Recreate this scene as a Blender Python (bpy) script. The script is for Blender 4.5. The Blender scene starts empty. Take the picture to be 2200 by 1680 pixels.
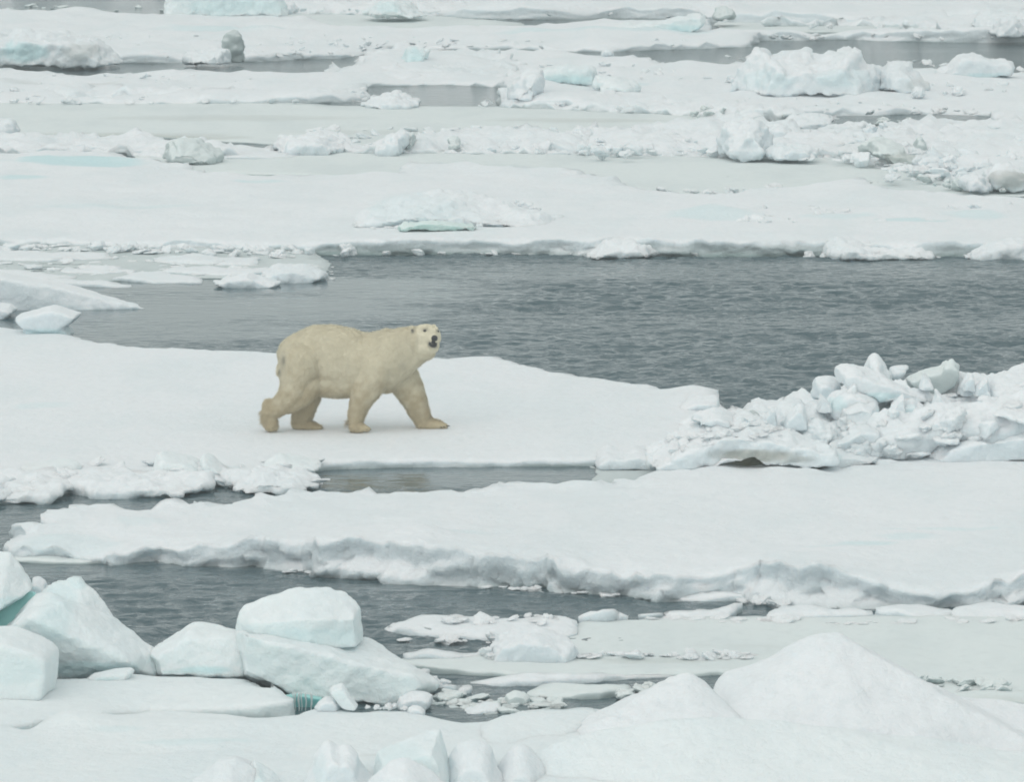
import bpy, bmesh, math, random
import numpy as np
from mathutils import Vector, noise
from mathutils.geometry import delaunay_2d_cdt

scene = bpy.context.scene
R = math.radians

# ------------------------------------------------------------------ camera
CAM_H = 10.0
FPX = 11970.0            # focal length in units of a 2200 x 1682 picture
PITCH = 0.1175
cam_d = bpy.data.cameras.new("camera")
cam = bpy.data.objects.new("camera", cam_d)
scene.collection.objects.link(cam)
cam.location = (0, 0, CAM_H)
cam.rotation_euler = (R(90) - PITCH, 0, 0)
cam_d.sensor_width = 36.0
cam_d.lens = 36.0 * FPX / 2200.0
cam_d.clip_start = 1.0
cam_d.clip_end = 4000.0
scene.camera = cam

# ------------------------------------------------------------------ sky and sun (overcast)
SUN_EL, SUN_AZ = 40.0, -118.0      # azimuth measured from +X, anticlockwise
world = bpy.data.worlds.new("World")
scene.world = world
world.use_nodes = True
wn = world.node_tree
wn.nodes.clear()
sky = wn.nodes.new("ShaderNodeTexSky")
sky.sky_type = 'NISHITA'
sky.sun_disc = False
sky.sun_elevation = R(SUN_EL)
sky.sun_rotation = R(90 - SUN_AZ)
sky.altitude = 0
sky.air_density = 1.0
sky.dust_density = 6.0
sky.ozone_density = 1.0
hsv = wn.nodes.new("ShaderNodeHueSaturation")
hsv.inputs['Saturation'].default_value = 0.30
bg = wn.nodes.new("ShaderNodeBackground")
bg.inputs['Strength'].default_value = 0.15
wo = wn.nodes.new("ShaderNodeOutputWorld")
wn.links.new(sky.outputs[0], hsv.inputs['Color'])
# an even cloud layer over most of the sky
tcw = wn.nodes.new("ShaderNodeTexCoord")
cn_ = wn.nodes.new("ShaderNodeTexNoise"); cn_.inputs['Scale'].default_value = 2.2; cn_.inputs['Detail'].default_value = 5
wn.links.new(tcw.outputs['Generated'], cn_.inputs['Vector'])
cr_ = wn.nodes.new("ShaderNodeValToRGB")
cr_.color_ramp.elements[0].position = 0.3; cr_.color_ramp.elements[0].color = (0.82, 0.90, 0.885, 1)
cr_.color_ramp.elements[1].position = 0.7; cr_.color_ramp.elements[1].color = (0.93, 1.0, 0.985, 1)
wn.links.new(cn_.outputs['Fac'], cr_.inputs[0])
cs_ = wn.nodes.new("ShaderNodeVectorMath"); cs_.operation = 'SCALE'; cs_.inputs['Scale'].default_value = 6.4
wn.links.new(cr_.outputs[0], cs_.inputs[0])
cm_ = wn.nodes.new("ShaderNodeMix"); cm_.data_type = 'RGBA'; cm_.inputs[0].default_value = 0.80
wn.links.new(hsv.outputs[0], cm_.inputs[6]); wn.links.new(cs_.outputs[0], cm_.inputs[7])
wn.links.new(cm_.outputs[2], bg.inputs['Color'])
wn.links.new(bg.outputs[0], wo.inputs['Surface'])
sun_d = bpy.data.lights.new("sun", 'SUN')
sun_d.energy = 0.85
sun_d.angle = R(100)
sun_d.color = (1.0, 0.985, 0.96)
sun = bpy.data.objects.new("sun", sun_d)
scene.collection.objects.link(sun)
sdir = Vector((math.cos(R(SUN_AZ)) * math.cos(R(SUN_EL)), math.sin(R(SUN_AZ)) * math.cos(R(SUN_EL)), math.sin(R(SUN_EL))))
sun.rotation_euler = sdir.to_track_quat('Z', 'Y').to_euler()
scene.view_settings.view_transform = 'Standard'
scene.view_settings.look = 'None'
scene.view_settings.gamma = 1.0
scene.view_settings.exposure = -0.19
scene.cycles.filter_width = 1.9
scene.cycles.max_bounces = 12
scene.cycles.diffuse_bounces = 9
scene.cycles.glossy_bounces = 3

# ------------------------------------------------------------------ picture <-> world
CP, SP = math.cos(PITCH), math.sin(PITCH)
def ray(x, y):
    u = (x - 1100.0) / FPX
    v = (841.0 - y) / FPX
    return (u, CP + v * SP, -SP + v * CP)
def on_z(x, y, z=0.0):
    d = ray(x, y); t = (z - CAM_H) / d[2]
    return Vector((d[0] * t, d[1] * t, z))
def on_y(x, y, Y):
    d = ray(x, y); t = Y / d[1]
    return Vector((d[0] * t, Y, CAM_H + d[2] * t))
def pxm(Y):
    return FPX / Y

# ------------------------------------------------------------------ numpy noise
def _hash(ix, iy, iz):
    h = (ix.astype(np.int64) * 374761393 + iy.astype(np.int64) * 668265263 + iz.astype(np.int64) * 2147483647) & 0xffffffff
    h = ((h ^ (h >> 13)) * 1274126177) & 0xffffffff
    h = h ^ (h >> 16)
    return (h & 0xffffff) / float(0xffffff) * 2 - 1
def vnoise(p):
    p = np.asarray(p, dtype=np.float64)
    i = np.floor(p); f = p - i; i = i.astype(np.int64)
    f = f * f * f * (f * (f * 6 - 15) + 10)
    r = 0
    for dx in (0, 1):
        wx = f[:, 0] if dx else 1 - f[:, 0]
        for dy in (0, 1):
            wy = f[:, 1] if dy else 1 - f[:, 1]
            for dz in (0, 1):
                wz = f[:, 2] if dz else 1 - f[:, 2]
                r = r + wx * wy * wz * _hash(i[:, 0] + dx, i[:, 1] + dy, i[:, 2] + dz)
    return r
def fbm(p, scale=1.0, octaves=4, gain=0.5, seed=0):
    q = np.asarray(p, dtype=np.float64) * scale + np.array([seed * 17.31, seed * 7.77, seed * 3.13])
    a, s, r = 1.0, 0.0, 0
    for k in range(octaves):
        r = r + a * vnoise(q); s += a; a *= gain
        q = q * 2.03 + 11.7
    return r / s
def smooth(a, b, x):
    t = np.clip((x - a) / (b - a), 0, 1)
    return t * t * (3 - 2 * t)

# ------------------------------------------------------------------ materials
def new_mat(name):
    m = bpy.data.materials.new(name); m.use_nodes = True
    nt = m.node_tree; nt.nodes.clear()
    out = nt.nodes.new("ShaderNodeOutputMaterial")
    p = nt.nodes.new("ShaderNodeBsdfPrincipled")
    nt.links.new(p.outputs[0], out.inputs['Surface'])
    return m, nt, p
def nz(nt, scale, detail=4, rough=0.55, stretch=(1, 1, 1), coord='Object'):
    tc = nt.nodes.new("ShaderNodeTexCoord") if coord != 'Geo' else nt.nodes.new("ShaderNodeNewGeometry")
    mp = nt.nodes.new("ShaderNodeMapping"); mp.inputs['Scale'].default_value = stretch
    nt.links.new(tc.outputs['Position' if coord == 'Geo' else coord], mp.inputs['Vector'])
    n = nt.nodes.new("ShaderNodeTexNoise")
    n.inputs['Scale'].default_value = scale; n.inputs['Detail'].default_value = detail
    n.inputs['Roughness'].default_value = rough
    nt.links.new(mp.outputs[0], n.inputs['Vector'])
    return n.outputs['Fac']
def ramp(nt, src, lo, hi):
    r = nt.nodes.new("ShaderNodeMapRange"); r.interpolation_type = 'SMOOTHSTEP'
    r.inputs['From Min'].default_value = lo; r.inputs['From Max'].default_value = hi
    nt.links.new(src, r.inputs['Value'])
    return r.outputs['Result']
def mix(nt, fac, a, b):
    n = nt.nodes.new("ShaderNodeMix"); n.data_type = 'RGBA'
    if isinstance(fac, (int, float)): n.inputs[0].default_value = fac
    else: nt.links.new(fac, n.inputs[0])
    for sock, c in ((n.inputs[6], a), (n.inputs[7], b)):
        if isinstance(c, tuple): sock.default_value = (*c, 1)
        else: nt.links.new(c, sock)
    return n.outputs[2]
def math_n(nt, op, a, b=None):
    n = nt.nodes.new("ShaderNodeMath"); n.operation = op
    for s, c in ((n.inputs[0], a), (n.inputs[1], b)):
        if c is None: continue
        if isinstance(c, (int, float)): s.default_value = c
        else: nt.links.new(c, s)
    return n.outputs[0]

def ice_mat(name, snow, snow2, ice, ice2, snow_lo=0.30, snow_hi=0.72, bump=0.6, dist=0.09, sss=0.5):
    """snow lies on the faces that look up, bare ice shows on the steep ones"""
    m, nt, p = new_mat(name)
    g = nt.nodes.new("ShaderNodeNewGeometry")
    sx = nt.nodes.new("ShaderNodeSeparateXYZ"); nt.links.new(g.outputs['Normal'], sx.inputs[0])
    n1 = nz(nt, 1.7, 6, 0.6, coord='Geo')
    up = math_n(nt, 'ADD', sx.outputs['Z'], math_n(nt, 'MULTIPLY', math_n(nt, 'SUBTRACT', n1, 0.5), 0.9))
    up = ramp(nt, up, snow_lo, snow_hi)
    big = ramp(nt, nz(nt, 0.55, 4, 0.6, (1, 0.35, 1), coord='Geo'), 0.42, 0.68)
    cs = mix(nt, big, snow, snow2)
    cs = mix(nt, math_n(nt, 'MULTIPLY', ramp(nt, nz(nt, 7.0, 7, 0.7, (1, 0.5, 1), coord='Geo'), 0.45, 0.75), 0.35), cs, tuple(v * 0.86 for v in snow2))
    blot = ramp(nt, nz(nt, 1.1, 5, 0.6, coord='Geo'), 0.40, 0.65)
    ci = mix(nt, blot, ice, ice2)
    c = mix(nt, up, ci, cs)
    at = nt.nodes.new("ShaderNodeAttribute"); at.attribute_name = "blue"
    c = mix(nt, at.outputs['Fac'], c, (0.42, 0.72, 0.75))
    at2 = nt.nodes.new("ShaderNodeAttribute"); at2.attribute_name = "dirt"  # stains, grey patches and the shade of hollows, mixed in as colour
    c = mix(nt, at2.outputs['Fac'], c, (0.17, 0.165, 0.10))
    at3 = nt.nodes.new("ShaderNodeAttribute"); at3.attribute_name = "wet"
    c = mix(nt, at3.outputs['Fac'], c, (0.27, 0.345, 0.345))
    nt.links.new(c, p.inputs['Base Color'])
    p.inputs['Roughness'].default_value = 0.75
    p.inputs['Specular IOR Level'].default_value = 0.25
    p.inputs['Subsurface Weight'].default_value = sss
    p.inputs['Subsurface Radius'].default_value = (0.80, 0.95, 1.0)
    p.inputs['Subsurface Scale'].default_value = 0.10
    f1 = nz(nt, 9.0, 8, 0.62, coord='Geo')
    b = nt.nodes.new("ShaderNodeBump"); b.inputs['Strength'].default_value = bump
    b.inputs['Distance'].default_value = dist
    nt.links.new(f1, b.inputs['Height']); nt.links.new(b.outputs[0], p.inputs['Normal'])
    return m
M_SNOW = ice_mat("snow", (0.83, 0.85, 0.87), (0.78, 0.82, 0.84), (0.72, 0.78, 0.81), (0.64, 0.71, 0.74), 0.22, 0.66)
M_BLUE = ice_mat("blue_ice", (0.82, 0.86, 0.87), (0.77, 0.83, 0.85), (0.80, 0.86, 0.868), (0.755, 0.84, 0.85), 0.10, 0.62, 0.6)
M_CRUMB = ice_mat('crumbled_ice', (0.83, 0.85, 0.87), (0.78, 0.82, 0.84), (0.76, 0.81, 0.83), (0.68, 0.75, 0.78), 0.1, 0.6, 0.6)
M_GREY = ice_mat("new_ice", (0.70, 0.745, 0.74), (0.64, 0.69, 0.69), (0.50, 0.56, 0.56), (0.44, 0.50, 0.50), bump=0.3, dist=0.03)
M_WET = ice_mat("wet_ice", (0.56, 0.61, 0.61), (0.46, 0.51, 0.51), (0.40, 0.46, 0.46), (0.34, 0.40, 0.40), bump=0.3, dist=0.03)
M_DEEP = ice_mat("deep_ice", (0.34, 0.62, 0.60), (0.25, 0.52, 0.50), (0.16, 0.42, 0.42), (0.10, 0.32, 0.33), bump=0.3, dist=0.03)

M_TEAL = ice_mat("teal_shade", (0.72, 0.80, 0.78), (0.64, 0.75, 0.73), (0.58, 0.70, 0.67), (0.40, 0.56, 0.53), bump=0.4)  # grey-green shading of the dome's hollow, put into an ice colour
def water_mat():
    m, nt, p = new_mat("sea_water")
    p.inputs['Base Color'].default_value = (0.055, 0.095, 0.110, 1)
    p.inputs['IOR'].default_value = 1.333
    p.inputs['Roughness'].default_value = 0.06
    p.inputs['Specular IOR Level'].default_value = 0.5
    fine = nz(nt, 9.0, 3, 0.55, (0.7, 1.0, 1), coord='Geo')
    mid = nz(nt, 3.2, 2, 0.5, (0.7, 1.0, 1), coord='Geo')
    h = math_n(nt, 'ADD', fine, math_n(nt, 'MULTIPLY', mid, 1.6))
    at = nt.nodes.new("ShaderNodeAttribute"); at.attribute_name = "calm"
    calm = at.outputs['Fac']
    patch = ramp(nt, nz(nt, 0.16, 3, 0.55, (0.45, 1.6, 1), coord='Geo'), 0.30, 0.62)
    amp = math_n(nt, 'MULTIPLY', math_n(nt, 'SUBTRACT', 1.0, calm), math_n(nt, 'ADD', math_n(nt, 'MULTIPLY', patch, 0.65), 0.35))
    b = nt.nodes.new("ShaderNodeBump"); b.inputs['Distance'].default_value = 0.05
    nt.links.new(math_n(nt, 'ADD', math_n(nt, 'MULTIPLY', amp, 0.95), 0.05), b.inputs['Strength'])
    nt.links.new(h, b.inputs['Height']); nt.links.new(b.outputs[0], p.inputs['Normal'])
    return m
M_WATER = water_mat()

def plain_mat(name, col, rough=0.6):
    m, nt, p = new_mat(name)
    n = nz(nt, 25, 3)
    c = mix(nt, n, tuple(v * 0.8 for v in col), tuple(min(1, v * 1.2) for v in col))
    nt.links.new(c, p.inputs['Base Color']); p.inputs['Roughness'].default_value = rough
    return m

# ------------------------------------------------------------------ object helpers
def tag(o, label=None, cat=None, group=None, kind=None):
    if label: o['label'] = label
    if cat: o['category'] = cat
    if group: o['group'] = group
    if kind: o['kind'] = kind
    return o
def mesh_np(name, V, F, mat, smooth_shade=True):
    me = bpy.data.meshes.new(name)
    me.from_pydata([tuple(v) for v in V], [], F)
    me.update()
    me.materials.append(mat)
    if smooth_shade:
        me.polygons.foreach_set('use_smooth', [True] * len(me.polygons))
    return me
def link(name, me, parent=None):
    o = bpy.data.objects.new(name, me)
    scene.collection.objects.link(o)
    if parent: o.parent = parent
    return o
def recentre(o):
    """put the origin at the base of the thing"""
    me = o.data
    n = len(me.vertices)
    a = np.empty(n * 3); me.vertices.foreach_get('co', a); a = a.reshape(-1, 3)
    c = np.array([a[:, 0].mean(), a[:, 1].mean(), a[:, 2].min()])
    me.vertices.foreach_set('co', (a - c).ravel()); me.update()
    o.location = Vector(c)
    return o
def set_attr(me, name, vals):
    at = me.attributes.new(name, 'FLOAT', 'POINT')
    at.data.foreach_set('value', np.asarray(vals, dtype=np.float32))

# ------------------------------------------------------------------ floes
def floe(name, label, front, back, mat=None, step=0.15, grid=0.22, rough=0.10, hn=0.03, lip=0.05, wall=0.06, slump=0.0,
         bumps=(), blue=(), dirt=(), rnd=0.07, seed=1, depth=0.3, cat="ice floe", group=None, kind=None, hs=0.7, wetness=0.35):
    mat = mat or M_SNOW
    front = sorted(front); back = sorted(back, reverse=True)
    ctrl = []
    for x, y, h in front:
        w = on_z(x, y, 0.0); ctrl.append((w.x, w.y, h))
    for x, y, h in back:
        w = on_z(x, y, h); ctrl.append((w.x, w.y, h))
    ctrl = np.array(ctrl)
    pts = []
    n = len(ctrl)
    for i in range(n):
        a, b = ctrl[i], ctrl[(i + 1) % n]
        L = math.hypot(b[0] - a[0], b[1] - a[1])
        k = max(1, int(L / step))
        for j in range(k): pts.append(a + (b - a) * j / k)
    pts = np.array(pts); N = len(pts)
    # smooth the corners a little
    for _ in range(2): pts = (np.roll(pts, 1, 0) + pts * 2 + np.roll(pts, -1, 0)) / 4
    tan = np.roll(pts, -1, 0)[:, :2] - np.roll(pts, 1, 0)[:, :2]
    L = np.hypot(tan[:, 0], tan[:, 1]) + 1e-9
    nrm = np.stack([tan[:, 1] / L, -tan[:, 0] / L], 1)
    P3 = np.stack([pts[:, 0], pts[:, 1], np.full(N, seed * 3.7)], 1)
    for _ in range(5): nrm = np.roll(nrm, 1, 0) + nrm * 2 + np.roll(nrm, -1, 0); nrm = nrm / (np.linalg.norm(nrm, axis=1)[:, None] + 1e-9)
    off = fbm(P3, 0.9, 4, 0.6, seed) * rough * 2.2 + fbm(P3, 3.2, 3, 0.6, seed + 5) * rough * 0.8
    edge = pts[:, :2] + nrm * off[:, None]
    eh = pts[:, 2]
    # interior points
    x0, y0 = edge.min(0); x1, y1 = edge.max(0)
    gx = np.arange(x0 + grid / 2, x1, grid); gy = np.arange(y0 + grid / 2, y1, grid)
    GX, GY = np.meshgrid(gx, gy); rng = np.random.default_rng(seed)
    q = np.stack([GX.ravel(), GY.ravel()], 1) + rng.uniform(-0.3, 0.3, (GX.size, 2)) * grid
    ins = np.zeros(len(q), bool)
    ex, ey = edge[:, 0], edge[:, 1]; ex2, ey2 = np.roll(ex, -1), np.roll(ey, -1)
    for i in range(N):
        c = (ey[i] > q[:, 1]) != (ey2[i] > q[:, 1])
        if not c.any(): continue
        xc = ex[i] + (q[:, 1] - ey[i]) * (ex2[i] - ex[i]) / (ey2[i] - ey[i] + 1e-12)
        ins ^= c & (q[:, 0] < xc)
    q = q[ins]
    dist = np.full(len(q), 1e9)
    for s in range(0, len(q), 4000):
        d = np.hypot(q[s:s + 4000, None, 0] - edge[None, :, 0], q[s:s + 4000, None, 1] - edge[None, :, 1])
        dist[s:s + 4000] = d.min(1)
    keep = dist > grid * 0.45
    q, dist = q[keep], dist[keep]
    vin = [Vector((float(a), float(b))) for a, b in edge] + [Vector((float(a), float(b))) for a, b in q]
    vo, eo, fo, ov, oe, of = delaunay_2d_cdt(vin, [], [list(range(N))], 1, 1e-5)
    V2 = np.array([(v.x, v.y) for v in vo])
    src = np.array([o[0] if o else -1 for o in ov])
    nv = len(V2)
    dd = np.zeros(nv); dd[:] = 0.0
    m = src >= N
    dd[m] = dist[src[m] - N]
    # height from the control points
    wgt = np.zeros(nv); hh = np.zeros(nv)
    for a in ctrl:
        w = 1.0 / ((V2[:, 0] - a[0]) ** 2 + (V2[:, 1] - a[1]) ** 2 + 0.05) ** 1.2
        wgt += w; hh += w * a[2]
    hh /= wgt
    be = (src >= 0) & (src < N)
    hh[be] = eh[src[be]]
    near = np.exp(-dd / 0.5)
    Q3 = np.stack([V2[:, 0], V2[:, 1], np.full(nv, seed * 1.3)], 1)
    hmin = np.clip(hh, 0.02, 1)
    z = hh + fbm(Q3 * np.array([1, 0.8, 1]), hs, 4, 0.5, seed) * hn + fbm(Q3, 2.4, 3, 0.6, seed + 9) * lip * near + fbm(Q3, 3.0, 3, 0.6, seed + 2) * hn * 0.22
    z -= rnd * np.minimum(1, hmin / 0.15) * np.exp(-dd / 0.10)
    blu = np.zeros(nv); stain_sh = np.zeros(nv)
    def spot(sx, sy, rx, ry, h=0.2):
        w = on_z(sx, sy, h); s = pxm(w.y)
        rY = ry / s / (CAM_H / w.y)
        return ((V2[:, 0] - w.x) / (rx / s)) ** 2 + ((V2[:, 1] - w.y) / rY) ** 2
    for bx, by, brx, bry, bh in bumps:
        dsq = spot(bx, by, brx, bry)
        z += bh * np.exp(-dsq) * (1 + 0.35 * fbm(Q3, 1.8, 3, 0.6, seed + 3))
    for bx, by, brx, bry, ba in blue:
        dsq = spot(bx, by, brx, bry)
        blu = np.maximum(blu, ba * smooth(1.25, 0.5, dsq + fbm(Q3, 1.5, 3, 0.6, seed + 4) * 0.6))
    for bx, by, brx, bry, ba in dirt:
        dsq = spot(bx, by, brx, bry)
        stain_sh = np.maximum(stain_sh, ba * smooth(1.25, 0.3, dsq + fbm(Q3, 2.5, 3, 0.6, seed + 4) * 0.8))
    z = np.maximum(z, 0.012)
    V = [(V2[i, 0], V2[i, 1], z[i]) for i in range(nv)]
    F = [list(f) for f in fo]
    # the wall below the edge
    idx = {int(src[i]): i for i in range(nv) if be[i]}
    order = [idx[i] for i in range(N) if i in idx]
    ons = np.array([src[i] for i in order])
    cur = order; K = 11
    zt = z[order]; nn = nrm[ons]; base = V2[order]
    B, Dv, Wt = list(blu), list(stain_sh), [0.0] * len(blu)
    for k in range(1, K + 1):
        t = k / K
        zz = zt + (-depth - zt) * t if depth else zt
        Z3 = np.stack([base[:, 0], base[:, 1], zz * 3.2 + seed], 1)
        o = fbm(Z3, 1.6, 4, 0.6, seed + 20) * wall * 1.6 * min(1, t * 2.5) + fbm(Z3, 7.0, 3, 0.6, seed + 21) * wall * 0.5 * min(1, t * 3) + rnd * 0.5 * math.sin(min(1, t * 2) * math.pi / 2)
        low = np.clip(fbm(np.stack([base[:, 0], base[:, 1], zz * 0 + seed], 1), 0.8, 3, 0.5, seed + 30) * 1.6, 0, 1)
        o = o + slump * low * t * t
        xy = base + nn * o[:, None]
        wl = np.clip((0.6 if wetness > .9 else 0) + fbm(np.stack([base[:, 0] * .45, base[:, 1] * .45, zz * 0 + seed], 1), 0.6, 3, 0.5, seed + 33) * 1.8 + .55, 0, 1)
        wv = np.clip(wetness * wl * (0.55 + 0.45 * smooth(0.12, 0.0, zz)) * (1 - 1.1 * low) + smooth(0.05, 0.0, zz) * 0.35, 0, 1) * (0 if t < .12 else 1)
        new = []
        for i in range(len(order)):
            new.append(len(V)); V.append((xy[i, 0], xy[i, 1], zz[i])); B.append(0.0); Dv.append(0.0); Wt.append(wv[i])
        M = len(order)
        for i in range(M):
            j = (i + 1) % M
            F.append([cur[j], cur[i], new[i], new[j]])
        cur = new
    me = mesh_np(name, V, F, mat)
    bm = bmesh.new(); bm.from_mesh(me)
    bmesh.ops.recalc_face_normals(bm, faces=bm.faces[:])
    up = sum(f.normal.z for f in bm.faces if f.calc_center_median().z > 0.01)
    if up < 0: bmesh.ops.reverse_faces(bm, faces=bm.faces[:])
    bm.to_mesh(me); bm.free()
    set_attr(me, 'blue', B); set_attr(me, 'dirt', Dv); set_attr(me, 'wet', Wt)
    o = link(name, me); recentre(o)
    tag(o, label, cat, group, kind)
    return o

# ------------------------------------------------------------------ blocks
def part_lump(outline, Y, t, fs=0.72, bs=0.8, fdy=0.0, fdx=0.0, mid=0.0, front_off=None):
    """outline in picture units, standing at distance Y, t metres thick"""
    o = np.array(outline, float)
    cx = (o[:, 0].min() + o[:, 0].max()) / 2; by = o[:, 1].max()
    rings = []
    fo = -t * 0.5 if front_off is None else -front_off
    for off, s, dx, dy in ((fo, fs, fdx, fdy), (mid, 1.0, 0, 0), (t * 0.5, bs, 0, 0)):
        r = []
        for x, y in o:
            w = on_y(cx + (x - cx) * s + dx, by + (y - by) * s + dy, Y)
            r.append((w.x, Y + off, w.z))
        rings.append(r)
    n = len(o); V = rings[0] + rings[1] + rings[2]; F = []
    for k in (0, 1):
        for i in range(n):
            j = (i + 1) % n
            F.append([k * n + i, k * n + j, (k + 1) * n + j, (k + 1) * n + i])
    from mathutils.geometry import tessellate_polygon
    tri = tessellate_polygon([[Vector((p[0], p[2], 0)) for p in rings[0]]])
    for tr in tri:
        F.append(list(tr)); F.append([2 * n + a for a in reversed(tr)])
    return V, F
def part_hull(points, Y):
    bm = bmesh.new()
    for p in points:
        if p[0] == 'g': w = on_z(p[1], p[2], p[3])
        elif p[0] == 'w': w = Vector(p[1:])
        else: w = on_y(p[0], p[1], Y + p[2])
        bm.verts.new(w)
    r = bmesh.ops.convex_hull(bm, input=bm.verts[:])
    for v in [v for v in bm.verts if not v.link_faces]: bm.verts.remove(v)
    bm.verts.index_update()
    V = [tuple(v.co) for v in bm.verts]; F = [[v.index for v in f.verts] for f in bm.faces]
    bm.free()
    return V, F
def remeshed(parts, voxel, smooth_it, smooth_f=0.5):
    bm = bmesh.new()
    for V, F in parts:
        vs = [bm.verts.new(v) for v in V]
        for f in F:
            try: bm.faces.new([vs[i] for i in f])
            except ValueError: pass
    # every part closed, outward
    bmesh.ops.recalc_face_normals(bm, faces=bm.faces[:])
    me = bpy.data.meshes.new("tmp"); bm.to_mesh(me); bm.free()
    ob = link("tmp", me)
    md = ob.modifiers.new("r", 'REMESH'); md.mode = 'VOXEL'; md.voxel_size = voxel; md.adaptivity = 0
    if smooth_it:
        ms = ob.modifiers.new("s", 'SMOOTH'); ms.factor = smooth_f; ms.iterations = smooth_it
    dg = bpy.context.evaluated_depsgraph_get()
    out = bpy.data.meshes.new_from_object(ob.evaluated_get(dg))
    bpy.data.objects.remove(ob); bpy.data.meshes.remove(me)
    n = len(out.vertices)
    co = np.empty(n * 3); out.vertices.foreach_get('co', co)
    no = np.empty(n * 3); out.vertex_normals.foreach_get('vector', no)
    return out, co.reshape(-1, 3), no.reshape(-1, 3)
def block(name, label, Y, parts, voxel=0.04, sm=3, n1=0.035, n2=0.012, mat=None, seed=1, cat="ice block", group=None, blue=(), dirt=()):
    P = []
    for p in parts:
        if p[0] == 'L': P.append(part_lump(p[1], Y + (p[2].get('dy', 0)), **{k: v for k, v in p[2].items() if k != 'dy'}))
        elif p[0] == 'H': P.append(part_hull(p[1], Y))
    me, co, no = remeshed(P, voxel, sm)
    me.name = name
    d = fbm(co, 1.3, 3, 0.5, seed) * n1 + fbm(co, 5.0, 3, 0.6, seed + 3) * n2
    co2 = co + no * d[:, None]
    me.vertices.foreach_set('co', co2.ravel()); me.update()
    b = np.zeros(len(co)); stn_sh = np.zeros(len(co))
    for lst, arr in ((blue, b), (dirt, stn_sh)):
        for x, y, rx, ry, a in lst:
            w = on_y(x, y, Y); s = pxm(Y)
            ds = ((co[:, 0] - w.x) / (rx / s)) ** 2 + ((co[:, 2] - w.z) / (ry / s)) ** 2
            arr[:] = np.maximum(arr, a * smooth(1.3, 0.3, ds + fbm(co, 3, 3, 0.6, seed + 8) * 0.6))
    set_attr(me, 'blue', b); set_attr(me, 'dirt', stn_sh)
    me.materials.clear(); me.materials.append(mat or M_BLUE)
    me.polygons.foreach_set('use_smooth', [True] * len(me.polygons))
    o = link(name, me); recentre(o)
    tag(o, label, cat, group)
    return o

# ------------------------------------------------------------------ rubble chunks: one mesh per shape, many placed copies
CHUNKS = {}
def chunk_mesh(kind, k):
    key = (kind, k)
    if key in CHUNKS: return CHUNKS[key]
    rng = random.Random(hash(kind) % 7 + k * 13 if False else (len(kind) * 101 + k * 13))
    pts = []
    flat = {'slab': 0.28, 'lump': 0.75, 'block': 0.85}[kind]
    for i in range(11 if kind != 'block' else 9):
        a = rng.uniform(0, 6.283); r = rng.uniform(0.65, 1.0); z = rng.choice((-1, 1)) * rng.uniform(0.5, 1.0)
        rr = r * (1.0 if abs(z) < 0.9 else 0.75)
        pts.append(('w', rr * math.cos(a), rr * math.sin(a), z * flat))
    for i in range(7):
        a = i / 7 * 6.283 + rng.uniform(-.3, .3)
        pts.append(('w', math.cos(a) * rng.uniform(0.85, 1.05), math.sin(a) * rng.uniform(0.85, 1.05), rng.uniform(-.3, .3) * flat))
    V, F = part_hull(pts, 0)
    me, co, no = remeshed([(V, F)], 0.085, 1 if kind != 'lump' else 3)
    d = fbm(co, 1.7, 4, 0.65, k + 40) * (0.16 if kind == 'block' else 0.22 if kind == 'slab' else 0.5)
    me.vertices.foreach_set('co', (co + no * d[:, None]).ravel()); me.update()
    me.name = "ice_chunk_" + kind
    me.polygons.foreach_set('use_smooth', [True] * len(me.polygons))
    CHUNKS[key] = me
    return me
MATCH = {}
def chunk(kind, k, mat):
    key = (kind, k, mat.name)
    if key not in MATCH:
        me = chunk_mesh(kind, k).copy(); me.materials.clear(); me.materials.append(mat); MATCH[key] = me
    return MATCH[key]
PIECES = []
def surface_of(o):
    from mathutils.bvhtree import BVHTree
    me = o.data; L = o.location
    return BVHTree.FromPolygons([tuple(v.co + L) for v in me.vertices], [list(q.vertices) for q in me.polygons])
def rubble(line, n, size, label, group, dy=6, z=0.05, kind='lump', mat=None, seed=1, sink=0.32, squash=1.0, power=1.6, on=None, keep=True):
    """pieces scattered along a picture line; size in picture units (width)"""
    rng = random.Random(seed * 7919)
    line = sorted(line)
    bv = [surface_of(q) for q in (on or [])]
    for i in range(n):
        x = rng.uniform(line[0][0], line[-1][0])
        for a, b in zip(line, line[1:]):
            if a[0] <= x <= b[0]:
                t = (x - a[0]) / (b[0] - a[0] + 1e-9); y = a[1] + (b[1] - a[1]) * t; break
        y += rng.uniform(-dy, dy)
        w = on_z(x, y, z)
        if bv:
            d = Vector(ray(x, y)).normalized(); best = None
            for q in bv:
                h = q.ray_cast(Vector((0, 0, CAM_H)), d)
                if h[0] is not None and (best is None or h[3] < best[1]): best = (h[0], h[3])
            if best is None: continue
            w = best[0]
        s = size[0] + (size[1] - size[0]) * rng.random() ** power
        r = s / 2 / pxm(w.y)
        kd = kind if kind != 'mix' else rng.choice(('lump', 'slab', 'block'))
        fx, fy, fz = rng.uniform(0.8, 1.25), rng.uniform(0.7, 1.1), rng.uniform(0.55, 1.1) * squash
        tl = 0.15 if kd == 'slab' else 0.5
        rot = (rng.uniform(-tl, tl), rng.uniform(-tl, tl), rng.uniform(0, 6.28))
        hz = r * fz * {'slab': 0.3, 'lump': 0.8, 'block': 0.9}[kd]
        PIECES.append(dict(s=s * (1 if kd != 'slab' else .6) if -20 < x < 2220 else 0, me=(kd, rng.randrange(6), mat if mat not in (None, M_BLUE) else M_CRUMB), scale=(r * fx, r * fy, r * fz), rot=rot,
                           loc=(w.x, w.y, w.z + hz * (1 - 2 * sink)), label=label, group=group))
MAX_PIECES = 285
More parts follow.
